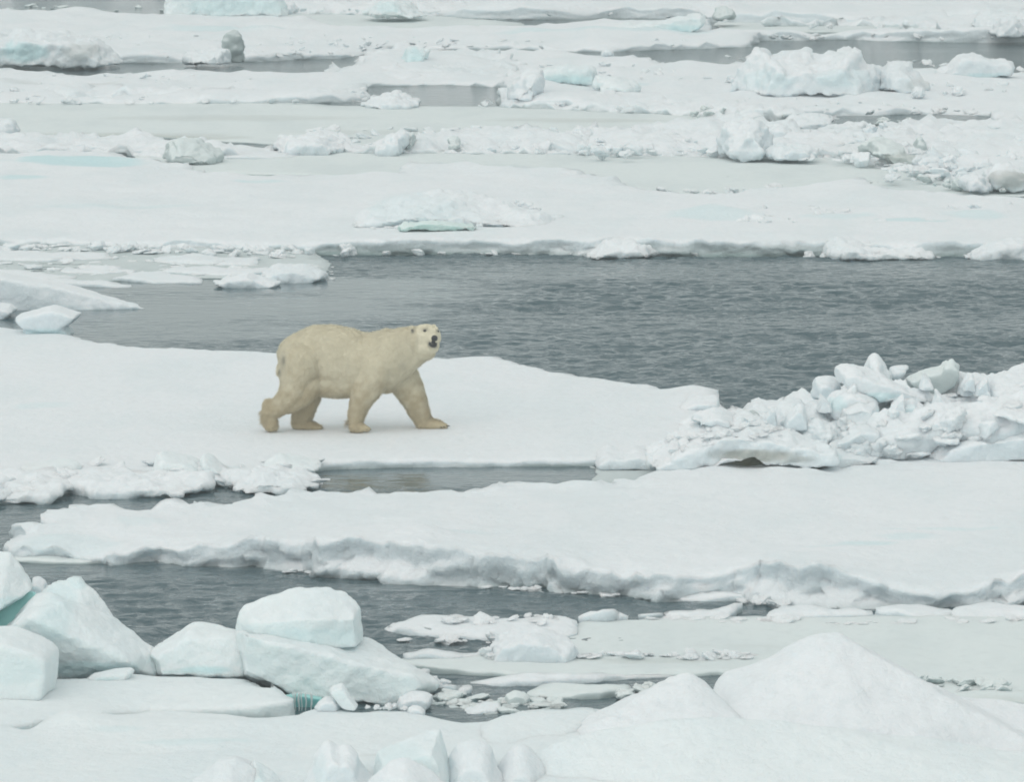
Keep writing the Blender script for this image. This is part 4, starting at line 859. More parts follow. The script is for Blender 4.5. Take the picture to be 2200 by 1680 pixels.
rubble([(1580, 1292), (1700, 1300)], 5, (24, 50), "white chunk in the dark notch under the thick edge", "chunks in the dark notch", dy=4, z=.02, seed=38, kind='lump', squash=.7)
rubble([(1950, 1470), (2080, 1478), (2200, 1490)], 24, (20, 80), "low chunk of the faint ridge right of the pyramid", "chunks of the faint ridge right of the pyramid", dy=10, z=.03, seed=39, kind='mix', squash=.5, mat=M_GREY)
block("brash_block", "upright pale chunk in the dark pool left of the grey-green slab", on_z(1100, 1512, 0).y, [('L', [(1078, 1512), (1084, 1492), (1105, 1482), (1132, 1486), (1142, 1500), (1140, 1514)], dict(t=.35))], voxel=.02, sm=2, n1=.03, n2=.02, mat=M_GREY, seed=161, cat="brash ice")
block("brash_block", "slanting white plate in the dark pool at lower centre", on_z(1020, 1530, 0).y, [('L', [(990, 1534), (1010, 1522), (1045, 1512), (1072, 1514), (1080, 1524), (1050, 1534), (1010, 1540)], dict(t=.4))], voxel=.02, sm=2, n1=.03, n2=.02, mat=M_SNOW, seed=162, cat="brash ice")

# ================================================================== NEAR LEFT BLOCKS
Yq = on_z(300, 1452, .15).y
block("ice_block", "tall white peak cut off by the left edge of the view", Yq + .6,
      [('H', [(-140, 1225, .3), (-100, 1190, .2), (0, 1188, .0), (24, 1179, .0), (34, 1200, .1), (38, 1213, .1), (66, 1239, .1), (74, 1257, .1), (71, 1270, -.05), (0, 1312, -.5), (-140, 1380, -.7), (-140, 1250, -.3), (0, 1230, 1.0), (60, 1270, .6), (0, 1320, 1.0), (-140, 1400, 1.2)])],
      voxel=.03, sm=2, n1=.05, n2=.03, mat=M_BLUE, seed=170, blue=[(20, 1290, 60, 18, .3)])
block("ice_chunk", "small lumpy snow chunk between the left peak and the pointed block", Yq + 1.4, [('L', [(64, 1276), (68, 1242), (84, 1239), (98, 1250), (102, 1272), (98, 1280)], dict(t=.5))], voxel=.022, sm=2, n1=.05, n2=.02, mat=M_SNOW, seed=171, cat="ice chunk")
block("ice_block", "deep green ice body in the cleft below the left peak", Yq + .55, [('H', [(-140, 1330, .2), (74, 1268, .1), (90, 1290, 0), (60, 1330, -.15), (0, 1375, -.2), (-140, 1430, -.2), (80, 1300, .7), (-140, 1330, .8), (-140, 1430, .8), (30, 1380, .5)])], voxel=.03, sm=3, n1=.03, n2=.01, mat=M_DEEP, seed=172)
block("ice_block", "big pointed block with a long right-hand slope at lower left", Yq,
      [('H', [(76, 1274, .8), (142, 1241, .9), (168, 1230, .9), (175, 1235, .9), (237, 1305, .85), (252, 1333, .9), (172, 1300, .55)]),
       ('H', [(80, 1275, .55), (108, 1274, .5), (252, 1330, .75), (293, 1371, .7), (333, 1397, .55), (338, 1460, .3), (275, 1424, -.1), (140, 1460, .15), (100, 1345, -.05), (60, 1330, -.2), (130, 1300, .05), (330, 1460, 1.3), (60, 1460, 1.3), (80, 1300, 1.2), (250, 1345, 1.2), (20, 1350, .0), (10, 1460, .2), (10, 1350, 1.0)])],
      voxel=.03, sm=2, n1=.05, n2=.03, mat=M_BLUE, seed=173, blue=[(190, 1440, 110, 22, .35), (160, 1270, 30, 20, .2), (120, 1330, 40, 60, .15)])
block("ice_block", "rounded bluish block in the lower left corner region", on_z(60, 1484, .15).y,
      [('L', [(-120, 1486), (-120, 1350), (0, 1346), (38, 1348), (76, 1361), (118, 1380), (130, 1394), (131, 1425), (128, 1452), (118, 1486)], dict(t=1.2, fs=.9, bs=.75, fdy=4, fdx=-12))], voxel=.03, sm=5, n1=.03, n2=.01, mat=M_BLUE, seed=174, blue=[(40, 1425, 80, 30, .12)])
block("ice_block", "flat-topped bluish block between the pointed block and the leaning slab", Yq + .1,
      [('H', [(310, 1404, .4), (356, 1381, .5), (382, 1371, .6), (407, 1343, .6), (420, 1337, .6), (471, 1343, .6), (560, 1372, .5), (575, 1420, .3), (330, 1415, .05), (400, 1372, .1), (520, 1372, .1), (520, 1456, -.1), (345, 1456, -.05), (570, 1460, 1.1), (315, 1460, 1.1)])],
      voxel=.028, sm=2, n1=.05, n2=.03, mat=M_BLUE, seed=175, blue=[(440, 1440, 60, 10, .45), (370, 1445, 30, 8, .3)])
Ys = on_z(720, 1515, .0).y
block("leaning_slab", "large leaning slab with a grey side face carrying the round-topped block", Ys,
      [('H', [(505, 1352, .9), (524, 1360, .15), (557, 1380, .1), (649, 1397, .05), (749, 1431, .0), (820, 1440, .0), (893, 1454, .0), (523, 1450, .25), (590, 1470, .1), (640, 1500, .05), (772, 1516, -.05), (850, 1520, -.05), (880, 1500, -.05), (905, 1480, .0),
              (560, 1360, 1.2), (784, 1374, 1.3), (809, 1380, 1.3), (844, 1403, 1.2), (867, 1425, 1.1), (910, 1447, .8), (950, 1470, .6), (520, 1460, 1.5), (900, 1500, 1.2), (940, 1485, .6)])],
      voxel=.028, sm=2, n1=.07, n2=.035, mat=M_BLUE, seed=176, cat="ice slab", dirt=[(560, 1400, 60, 14, .08)])
block("ice_block", "round-topped white block resting on the leaning slab", Ys + .75,
      [('H', [(509, 1362, .1), (515, 1330, .1), (520, 1315, .1), (527, 1304, .1), (557, 1293, .1), (603, 1273, .2), (638, 1261, .2), (672, 1258, .2), (712, 1260, .2), (740, 1267, .2), (761, 1279, .15), (777, 1299, .1), (779, 1320, .1), (783, 1340, .1), (783, 1376, .1), (764, 1394, -.25), (663, 1395, -.35), (563, 1385, -.25),
              (540, 1340, -.25), (660, 1332, -.38), (765, 1330, -.28), (560, 1330, .9), (640, 1290, 1.0), (720, 1290, 1.0), (770, 1340, .8), (770, 1390, .8), (530, 1380, .8)])],
      voxel=.026, sm=4, n1=.07, n2=.028, mat=M_BLUE, seed=177, blue=[(668, 1387, 40, 5, .8), (740, 1390, 40, 4, .3), (670, 1362, 120, 24, .16)])
rubble([(880, 1458), (960, 1478)], 12, (20, 60), "white crumbled chunk at the right tip of the leaning slab", "crumbled chunks at the leaning slab's tip", dy=8, z=.06, seed=40, kind='mix')
block("ice_chunk", "rounded chunk under the right end of the leaning slab", Ys - .25, [('L', [(850, 1520), (856, 1500), (880, 1490), (905, 1488), (930, 1494), (932, 1512), (915, 1524)], dict(t=.45))], voxel=.02, sm=2, n1=.03, n2=.015, mat=M_SNOW, seed=178, cat="ice chunk")

# flat floe below the blocks with its cut edge
floe("ice_floe", "flat snow floe under the lower left blocks with a cut grey edge facing forward",
     front=[(-400, 1640, .2), (0, 1600, .2), (200, 1560, .15), (315, 1536, .06), (455, 1542, .10), (560, 1546, .16), (624, 1544, .20)],
     back=[(-400, 1440, .2), (0, 1445, .2), (137, 1456, .18), (245, 1442, .18), (367, 1448, .18), (525, 1452, .18), (584, 1460, .18), (578, 1474, .2), (632, 1497, .20)],
     step=.05, grid=.09, hn=.03, lip=.02, wall=.02, rough=.03, rnd=.03, seed=131, mat=M_BLUE)
block("ice_block", "low pale ice fin at the foot of the big pointed block", on_z(250, 1456, .18).y, [('L', [(178, 1464), (200, 1448), (245, 1438), (284, 1434), (292, 1440), (280, 1462)], dict(t=.3))], voxel=.02, sm=2, n1=.02, n2=.008, mat=M_BLUE, seed=179, blue=[(230, 1455, 30, 5, .25)])
# icicle cave
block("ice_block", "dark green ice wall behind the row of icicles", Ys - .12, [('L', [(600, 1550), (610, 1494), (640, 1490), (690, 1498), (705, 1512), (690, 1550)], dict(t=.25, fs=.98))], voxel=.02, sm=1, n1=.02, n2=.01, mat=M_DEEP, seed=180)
rng = random.Random(5)
for i, x in enumerate((629, 634, 642, 648, 657, 669)):
    Yi = Ys - .42
    bm = bmesh.new()
    top = on_y(x, 1490, Yi); L = rng.uniform(.13, .24)
    rings = []
    for k in range(9):
        t = k / 8; r = (.007 + .006 * ((i * 7) % 3) / 2) * (1 - .65 * t) * (1 + .2 * math.sin(k * 2.1 + i))
        rings.append([bm.verts.new((top.x + .004 * math.sin(k + i) + r * math.cos(a), Yi + r * math.sin(a), top.z - L * t)) for a in [j * math.pi / 4 for j in range(8)]])
    for a, b in zip(rings, rings[1:]):
        for j in range(8): bm.faces.new([a[j], a[(j + 1) % 8], b[(j + 1) % 8], b[j]])
    bm.faces.new(rings[0]); bm.faces.new(rings[-1])
    bmesh.ops.recalc_face_normals(bm, faces=bm.faces[:])
    me = bpy.data.meshes.new("icicle"); bm.to_mesh(me); bm.free(); me.materials.append(M_GREY)
    for p in me.polygons: p.use_smooth = True
    tag(recentre(link("icicle", me)), "thin icicle hanging in the dark green cleft under the leaning slab", "icicle", "icicles in the dark green cleft")

# ================================================================== FOREGROUND FLOES
floe("snow_floe", "nearest snow field filling the bottom left of the view",
     front=[(-400, 1900, .2), (600, 1880, .2), (1300, 1860, .2), (1500, 1800, .2)],
     back=[(-400, 1550, .2), (0, 1554, .22), (62, 1568, .2), (115, 1542, .26), (157, 1534, .28), (200, 1540, .24), (315, 1523, .22), (455, 1531, .22), (560, 1539, .22), (630, 1540, .22), (665, 1523, .25), (683, 1515, .27), (720, 1513, .28), (770, 1522, .26), (805, 1516, .26), (875, 1524, .24), (892, 1520, .26), (915, 1531, .24), (1008, 1552, .2), (1032, 1550, .2), (1078, 1535, .22), (1155, 1520, .26), (1207, 1519, .26), (1260, 1514, .28), (1290, 1526, .2), (1500, 1560, .2)],
     step=.05, grid=.09, hn=.05, lip=.025, wall=.04, rough=.03, rnd=.04, seed=132, mat=M_BLUE,
     bumps=[(160, 1560, 70, 14, .07), (520, 1570, 220, 14, .06), (360, 1620, 160, 8, -.04), (750, 1560, 120, 14, .05), (870, 1668, 240, 18, .13)],
     dirt=[(50, 1560, 70, 10, .10), (860, 1640, 90, 10, .12)], blue=[(420, 1605, 120, 5, .15), (250, 1580, 60, 6, .12)])
block("ice_chunk", "small upright wedge of ice leaning on the crest beside the icicle cleft", on_z(740, 1524, .25).y,
      [('L', [(706, 1484), (712, 1474), (735, 1467), (744, 1478), (755, 1498), (771, 1516), (768, 1526), (738, 1522), (726, 1510), (716, 1496)], dict(t=.28, fs=.85, bs=.85))], voxel=.018, sm=2, n1=.015, n2=.008, mat=M_BLUE, seed=181, cat="ice chunk")
block("ice_chunk", "low white chunk left of the small upright wedge", on_z(700, 1524, .25).y, [('L', [(672, 1526), (684, 1508), (700, 1496), (720, 1498), (732, 1514), (730, 1528)], dict(t=.3))], voxel=.018, sm=2, n1=.02, n2=.008, mat=M_SNOW, seed=182, cat="ice chunk")
block("ice_chunk", "round little snowball on the crest by the dark pool", on_z(890, 1532, .24).y, [('L', [(874, 1534), (878, 1522), (889, 1517), (904, 1520), (914, 1530), (912, 1538)], dict(t=.2))], voxel=.016, sm=2, mat=M_SNOW, n1=.01, n2=.006, seed=183, cat="ice chunk")
rubble([(780, 1520), (880, 1526)], 12, (8, 22), "crumb of snow on the crest by the dark pool", "snow crumbs on the crest by the dark pool", dy=3, z=.26, seed=41)
floe("snow_bank", "smooth grey-shaded snow bank between the dark pool and the pyramid's left flank",
     front=[(1020, 1690, .2), (1200, 1640, .2), (1300, 1600, .22), (1400, 1570, .25)],
     back=[(1030, 1552, .25), (1078, 1536, .28), (1155, 1519, .33), (1207, 1518, .34), (1262, 1512, .36), (1290, 1524, .33), (1400, 1550, .3)],
     step=.05, grid=.09, hn=.03, lip=.015, wall=.03, rough=.02, rnd=.03, seed=133, mat=M_BLUE, cat="snow bank", depth=.3)
Yt = on_z(1700, 1580, .1).y
def Hb(*p): return ('H', list(p))
block("snow_pyramid", "huge smooth snow pyramid at lower right", Yt,
      [Hb((1540, 1466, .7), (1563, 1445, .7), (1738, 1375, .7), (1790, 1360, .7), (1802, 1362, .7), (1899, 1422, .7), (1990, 1466, .8), (2070, 1504, .8),
          (1560, 1540, -.3), (1850, 1560, -.5), (2330, 1660, -.6), (1500, 1700, -1.0), (2400, 1800, -1.2), (1720, 1430, 2.0), (1960, 1500, 2.2), (1560, 1560, 2.4), (2250, 1620, 2.4)),
       Hb((1940, 1506, .9), (2060, 1501, .9), (2200, 1515, .9), (2900, 1560, 1.0), (1950, 1600, -.3), (2900, 1680, -.6), (1950, 1700, -.6), (2900, 1800, -1.2), (2000, 1540, 2.3), (2900, 1600, 2.5), (2900, 1800, 2.5), (1950, 1700, 2.3))],
      voxel=.035, sm=1, n1=.07, n2=.02, mat=M_SNOW, seed=184, cat="snow pyramid")
block("snow_pyramid", "lower white snow ridge overlapping the huge pyramid's left side", Yt - .35,
      [Hb((1288, 1528, .4), (1335, 1502, .4), (1400, 1472, .4), (1438, 1454, .4), (1475, 1449, .4), (1497, 1460, .4), (1530, 1490, .4), (1590, 1530, .3), (1280, 1560, -.3), (1500, 1560, -.5), (1650, 1600, -.5), (1100, 1700, -.9), (1700, 1750, -1.0), (1450, 1520, 1.6), (1600, 1570, 1.3), (1290, 1560, 1.3))],
      voxel=.03, sm=1, n1=.07, n2=.025, mat=M_SNOW, seed=185, cat="snow ridge")
Yf = on_z(1500, 1690, .15).y
block("snow_slope", "nearest broad snow slope rising from the bottom centre to the right", Yf,
      [Hb((1100, 1690, .2), (1140, 1612, .4), (1210, 1590, .4), (1300, 1560, .6), (1420, 1545, .7), (1560, 1545, .8), (1680, 1548, .8), (1780, 1580, .8), (1850, 1614, .8), (1870, 1640, .7), (2250, 1652, .9), (2500, 1655, .9), (1080, 1760, -.3), (1700, 1720, -.5), (2500, 1740, -.5), (1500, 1800, -1), (2500, 1850, -1), (1100, 1850, -1), (1300, 1620, 1.6), (1800, 1640, 1.8), (2500, 1700, 1.8))],
      voxel=.04, sm=6, n1=.05, n2=.01, mat=M_BLUE, seed=186, cat="snow slope")
FB = [
 ("small bluish lump at the bottom edge, left of the tall foreground lump", [(500, 1710), (520, 1672), (532, 1640), (545, 1627), (566, 1636), (592, 1652), (612, 1680), (640, 1710)], M_BLUE, .6, (.6, .8), [(556, 1660, 20, 30, .15)]),
 ("low broad snow lump between the bluish lump and the small one at bottom left", [(380, 1715), (430, 1668), (470, 1640), (505, 1634), (540, 1650), (590, 1690), (600, 1715)], M_CRUMB, 1.0, (.5, .8), []),
 ("tall irregular lump with a shaded left face at the bottom edge", [(655, 1712), (668, 1655), (674, 1622), (692, 1598), (704, 1588), (722, 1604), (748, 1602), (764, 1622), (772, 1650), (790, 1672), (830, 1690), (850, 1712)], M_CRUMB, .7, (.7, .85), [(690, 1640, 14, 30, .12)]),
 ("faceted blue-grey block beside the round snow boulder at the bottom", [(790, 1710), (800, 1640), (806, 1612), (850, 1592), (912, 1572), (946, 1566), (958, 1596), (972, 1660), (985, 1710)], M_BLUE, 1.0, (.78, .8), [(860, 1612, 70, 30, .15)]),
 ("round smooth snow boulder at the bottom centre", [(940, 1712), (952, 1650), (962, 1612), (984, 1588), (1016, 1579), (1046, 1584), (1066, 1606), (1074, 1640), (1090, 1690), (1100, 1712)], M_CRUMB, .8, (.6, .8), []),
 ("low domed mound before the faceted blue-grey block", [(760, 1722), (800, 1668), (836, 1636), (866, 1626), (892, 1636), (930, 1658), (975, 1700), (1000, 1722)], M_CRUMB, .7, (.5, .8), []),
 ("small knob of snow between the round boulder and the broad slope", [(1040, 1702), (1066, 1650), (1088, 1618), (1108, 1603), (1130, 1604), (1150, 1622), (1200, 1702)], M_CRUMB, .8, (.5, .8), []),
]
for i, (lb, ol, mt, t, (a, b), bl) in enumerate(FB):
    yb = {0: 1700, 1: 1705, 2: 1700, 3: 1690, 4: 1690, 5: 1720, 6: 1680}[i]
    block("snow_lump", lb, on_z(ol[0][0], yb, .18).y, [('L', ol, dict(t=t, fs=a, bs=b))], voxel=.022, sm=8, n1=.07, n2=.015, mat=mt, seed=190 + i, cat="snow lump", blue=bl)

# ================================================================== THE POLAR BEAR
ZB = H_BEAR + .005
Yb = on_z(840, 925, ZB).y
def C(cx, cy): return 532 + cx * .2227, 658 + cy * .2227
def B(cx, cy, off=0.0):
    x, y = C(cx, cy); return on_y(x, y, Yb + off)
UN = .2227 / pxm(Yb)       # metres in one unit of the bear sketch
GZ = None
def ball(bm, c, r, sx=1, sy=1, sz=1, rot=None):
    g = bmesh.ops.create_icosphere(bm, subdivisions=3, radius=1.0)
    for v in g['verts']:
        p = Vector((v.co.x * r * sx, v.co.y * r * sy, v.co.z * r * sz))
        if rot is not None: p = rot @ p
        v.co = c + p
def capsule(bm, a, ra, b, rb, sy=1.0):
    n = 9
    for k in range(n + 1):
        t = k / n; ball(bm, a.lerp(b, t), ra + (rb - ra) * t, 1, sy, 1)
def bear_body():
    parts = bpy.data.meshes.new("t"); bm = bmesh.new()
    def chain(lst, sy=1.0):
        pr = None
        for cx, cy, off, r in lst:
            p = (B(cx, cy, off), r * UN)
            if pr: capsule(bm, pr[0], pr[1], p[0], p[1], sy)
            pr = p
    # trunk: narrower than deep
    chain([(500, 482, .10, 212), (570, 480, .10, 242), (690, 474, .08, 292), (790, 492, .06, 312), (940, 522, .03, 314), (1090, 556, .0, 300), (1210, 550, -.03, 288), (1320, 505, -.05, 268), (1400, 440, -.07, 212), (1490, 400, -.08, 190), (1580, 372, -.10, 170), (1640, 350, -.13, 152)], .80)
    chain([(1320, 560, -.04, 240), (1430, 520, -.05, 200), (1540, 465, -.08, 165), (1640, 430, -.12, 130)], .85)
    # withers
    chain([(1360, 640, .02, 150), (1340, 720, .04, 120)], .8)
    chain([(1350, 310, -.03, 96), (1430, 318, -.05, 88)], 1)
    # belly fur
    chain([(760, 720, .02, 160), (900, 735, .0, 150), (1050, 720, -.02, 160)], 1.1)
    # near hind leg
    chain([(520, 560, -.10, 215), (480, 690, -.14, 170), (450, 800, -.16, 140), (400, 880, -.16, 118), (330, 955, -.15, 96), (265, 990, -.14, 92), (222, 1010, -.13, 76)])
    chain([(600, 760, -.12, 130), (520, 880, -.15, 100), (400, 950, -.15, 85)])
    chain([(215, 960, -.13, 64), (208, 1050, -.12, 70), (222, 1110, -.13, 68), (228, 1150, -.14, 60), (232, 1166, -.14, 48)])
    chain([(205, 1120, -.13, 60), (215, 1166, -.14, 40), (268, 1172, -.16, 28)])
    # far hind leg
    chain([(560, 740, .26, 170), (590, 880, .26, 118), (555, 980, .25, 104), (525, 1070, .24, 98), (510, 1120, .24, 84)])
    chain([(490, 1150, .22, 56), (570, 1150, .20, 52), (660, 1165, .18, 36), (700, 1178, .17, 26)], 1.3)
    chain([(520, 1155, .17, 42), (650, 1174, .14, 28)])
    # near fore leg
    chain([(1230, 600, -.15, 190), (1180, 740, -.19, 156), (1125, 850, -.22, 124), (1080, 950, -.23, 100), (1052, 1040, -.24, 80), (1045, 1110, -.24, 68), (1050, 1150, -.24, 60)])
    chain([(1040, 1168, -.26, 50), (1090, 1172, -.28, 48), (1140, 1186, -.29, 32), (1165, 1192, -.29, 24)], 1.4)
    # far fore leg
    chain([(1400, 600, .16, 180), (1500, 700, .22, 160), (1560, 800, .22, 142), (1610, 900, .21, 118), (1645, 990, .20, 100), (1690, 1080, .18, 84), (1715, 1130, .17, 66)])
    chain([(1690, 1145, .16, 52), (1770, 1140, .15, 56), (1850, 1152, .13, 44), (1910, 1164, .12, 32)], 1.4)
    # head
    chain([(1640, 330, -.16, 128), (1700, 300, -.20, 124), (1755, 300, -.22, 116)], 1)
    chain([(1690, 380, -.20, 112), (1760, 385, -.24, 92)], 1)      # cheeks and throat
    chain([(1640, 440, -.12, 110), (1720, 420, -.2, 100), (1775, 395, -.25, 70)], 1)
    ball(bm, B(1735, 250, -.22), 92 * UN, 1.1, 1, .82)
    chain([(1768, 300, -.28, 82), (1788, 322, -.36, 62), (1800, 330, -.42, 48)], 1)  # muzzle
    chain([(1772, 372, -.30, 56), (1785, 376, -.38, 42)], 1)         # lower jaw
    # brow ridges
    ball(bm, B(1712, 222, -.31), 26 * UN); ball(bm, B(1822, 222, -.30), 24 * UN)
    # ears
    ball(bm, B(1586, 228, -.19), 34 * UN, 1.0, .6, 1.15); ball(bm, B(1795, 205, -.02), 26 * UN, 1, .6, 1.1)
    # tail nub
    chain([(335, 560, .08, 44), (316, 610, .06, 34), (308, 650, .05, 24)], 1)
    bm.to_mesh(parts); bm.free()
    ob = link("tmpb", parts)
    md = ob.modifiers.new("r", 'REMESH'); md.mode = 'VOXEL'; md.voxel_size = .0105
    ms = ob.modifiers.new("s", 'SMOOTH'); ms.factor = .5; ms.iterations = 9
    dg = bpy.context.evaluated_depsgraph_get()
    out = bpy.data.meshes.new_from_object(ob.evaluated_get(dg))
    bpy.data.objects.remove(ob)
    return out
root = bpy.data.objects.new("polar_bear", None); scene.collection.objects.link(root)
root.location = on_z(840, 925, ZB); ROOT = root.location.copy()
tag(root, "cream-furred polar bear striding right with its head raised toward the viewer", "polar bear")
def child(name, me, parent=None):
    n = len(me.vertices); a = np.empty(n * 3); me.vertices.foreach_get('co', a)
    a = a.reshape(-1, 3) - np.array(ROOT); me.vertices.foreach_set('co', a.ravel()); me.update()
    o = link(name, me, parent or root)
    return o
M_FUR, nt, p = new_mat("bear_fur")
va = nt.nodes.new("ShaderNodeAttribute"); va.attribute_name = "tint"; va.attribute_type = 'GEOMETRY'
f1 = ramp(nt, nz(nt, 4.0, 5, 0.6), .38, .66)
f2 = nz(nt, 26.0, 4, 0.7, (1, 1, .45))
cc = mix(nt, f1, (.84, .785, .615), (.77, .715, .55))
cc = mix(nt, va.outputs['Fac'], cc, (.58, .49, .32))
cc = mix(nt, math_n(nt, 'MULTIPLY', f2, .34), cc, (.58, .51, .38))
at = nt.nodes.new("ShaderNodeAttribute"); at.attribute_name = "mark"
cc = mix(nt, at.outputs['Fac'], cc, (.10, .095, .085))
nt.links.new(cc, p.inputs['Base Color']); p.inputs['Roughness'].default_value = .85; p.inputs['Specular IOR Level'].default_value = .15
p.inputs['Sheen Weight'].default_value = .15
bb = nt.nodes.new("ShaderNodeBump"); bb.inputs['Strength'].default_value = .5; bb.inputs['Distance'].default_value = .02
nt.links.new(nz(nt, 38, 4, .6, (1, 1, .4)), bb.inputs['Height']); nt.links.new(bb.outputs[0], p.inputs['Normal'])

body = bear_body(); body.name = "body"
n = len(body.vertices); co = np.empty(n * 3); body.vertices.foreach_get('co', co); co = co.reshape(-1, 3)
no = np.empty(n * 3); body.vertex_normals.foreach_get('vector', no); no = no.reshape(-1, 3)
co = co + no * (fbm(co, 5, 3, .55, 2) * .016 + fbm(co * np.array([1, 1, .5]), 24, 3, .6, 4) * .006)[:, None]
# soles flat on the snow
co[:, 2] = np.where((co[:, 2] < ZB + .03), np.maximum(co[:, 2], ZB - .012), co[:, 2])
body.vertices.foreach_set('co', co.ravel()); body.update()
def skc(P):
    """sketch coordinates of world points"""
    x = P[:, 0] / P[:, 1]; e = (P[:, 2] - CAM_H) / P[:, 1]
    # invert the ray directions
    v = (SP + e * CP) / (CP - e * SP)
    u = x * (CP + v * SP)
    px = 1100 + u * FPX; py = 841 - v * FPX
    return (px - 532) / .2227, (py - 658) / .2227
def marks(P):
    X, Y = skc(P); nzv = fbm(P, 9, 3, .6, 5)
    tint = smooth(620, 1120, Y + nzv * 200) * .95  # stained legs and belly shading, both put into the fur colour
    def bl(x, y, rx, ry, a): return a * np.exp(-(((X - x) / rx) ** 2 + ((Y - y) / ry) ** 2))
    tint = tint + bl(480, 640, 200, 150, .35) + bl(1080, 520, 60, 100, .2) + bl(200, 940, 40, 60, .5) + bl(760, 840, 120, 40, .4) + bl(420, 470, 40, 40, .3) + bl(620, 850, 140, 60, .35) + bl(1290, 720, 60, 160, .3) + bl(1640, 520, 30, 90, .2) + bl(1600, 380, 25, 60, .35) + bl(1560, 870, 120, 70, .25)  # patches: stains, plus painted shade at the belly and groin crease
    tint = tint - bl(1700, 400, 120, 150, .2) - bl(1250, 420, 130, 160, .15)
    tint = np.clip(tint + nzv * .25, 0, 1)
    mk = bl(345, 530, 20, 55, .55) + bl(306, 640, 12, 34, .55) + bl(1592, 244, 15, 20, .9) + bl(1500, 590, 40, 50, .16) + bl(1800, 395, 26, 14, .9) + bl(1752, 372, 14, 26, .8) + bl(1712, 230, 36, 20, .5) + bl(1832, 238, 18, 16, .4) + bl(1770, 262, 40, 22, .12) + bl(1640, 320, 14, 60, .12) + bl(1650, 1060, 60, 50, .10) + bl(750, 320, 50, 20, .08)
    mk = np.where(((X > 1600) & (P[:, 1] > Yb - .1)) & (Y < 500), 0, mk)
    return tint, np.clip(mk, 0, 1), X, Y
ti, mk, X, Y_ = marks(co)
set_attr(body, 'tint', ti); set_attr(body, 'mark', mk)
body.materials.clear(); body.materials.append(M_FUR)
body.polygons.foreach_set('use_smooth', [True] * len(body.polygons))
# fur: many fine tufts lying along the coat
def fur_mesh(count, seed):
    rng = np.random.default_rng(seed)
    body.calc_loop_triangles()
    tri = np.empty(len(body.loop_triangles) * 3, dtype=np.int32); body.loop_triangles.foreach_get('vertices', tri); tri = tri.reshape(-1, 3)
    A, Bv, Cv = co[tri[:, 0]], co[tri[:, 1]], co[tri[:, 2]]
    ar = np.linalg.norm(np.cross(Bv - A, Cv - A), axis=1); ar /= ar.sum()
    pick = rng.choice(len(tri), count, p=ar)
    r1 = np.sqrt(rng.random(count)); r2 = rng.random(count)
    P = A[pick] * (1 - r1)[:, None] + Bv[pick] * (r1 * (1 - r2))[:, None] + Cv[pick] * (r1 * r2)[:, None]
    Nn = np.cross(Bv[pick] - A[pick], Cv[pick] - A[pick]); Nn /= np.linalg.norm(Nn, axis=1)[:, None] + 1e-9
    Xs, Ys_ = skc(P)
    face = (Xs > 1640) & (Ys_ < 450)
    flow = np.array([-.55, 0, -.75]) + rng.normal(0, .35, (count, 3))
    flow = flow - Nn * (flow * Nn).sum(1)[:, None]; flow /= np.linalg.norm(flow, axis=1)[:, None] + 1e-9
    Ln = rng.uniform(.022, .055, count)
    legs = Ys_ > 850
    Ln = np.where(legs, Ln * 1.25, Ln)
    tuft = (((Xs - 945) / 40) ** 2 + ((Ys_ - 1120) / 70) ** 2 < 1) | (((Xs - 160) / 40) ** 2 + ((Ys_ - 1060) / 60) ** 2 < 1)
    Ln = np.where(tuft, Ln * np.where(Xs < 500, 1.25, 2.2), Ln)
    Ln = np.where(face, Ln * .3, Ln)
    Ln = np.where((Ys_ > 1120) & ((Xs > 1780) | ((Xs > 1110) & (Xs < 1300))), Ln * .3, Ln)
    near_ground = P[:, 2] < ZB + .03
    lift = np.where(tuft, .8, .34)[:, None] * rng.uniform(.4, 1.3, (count, 1))
    T = P + flow * Ln[:, None] + Nn * Ln[:, None] * lift
    T[:, 2] = np.where(near_ground, np.maximum(T[:, 2], ZB), T[:, 2])
    side = np.cross(flow, Nn); w = rng.uniform(.0015, .0030, count)[:, None]
    Mid = P * .45 + T * .55 + Nn * Ln[:, None] * .08
    root_p = P - Nn * .004
    V = np.stack([root_p - side * w, root_p + side * w, Mid + side * w * .8, Mid - side * w * .8, T], 1).reshape(-1, 3)
    b = np.arange(count) * 5
    F = [[i, i + 1, i + 2, i + 3] for i in b.tolist()] + [[i + 3, i + 2, i + 4] for i in b.tolist()]
    me = bpy.data.meshes.new("fur"); me.from_pydata(V.tolist(), [], F); me.update()
    t2, m2, _, _ = marks(V)
    rj = np.repeat(rng.normal(0, .08, count), 5)
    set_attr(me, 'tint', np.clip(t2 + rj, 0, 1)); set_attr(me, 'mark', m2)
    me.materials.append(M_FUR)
    nn = np.repeat(Nn * .85 + flow * .0 + rng.normal(0, .10, (count, 3)), 5, axis=0); nn /= np.linalg.norm(nn, axis=1)[:, None]
    me.polygons.foreach_set('use_smooth', [True] * len(me.polygons))
    me.normals_split_custom_set_from_vertices(nn.tolist())
    return me
fur = fur_mesh(130000, 4)
body_o = child("body", body)
fur_o = child("fur", fur, root)
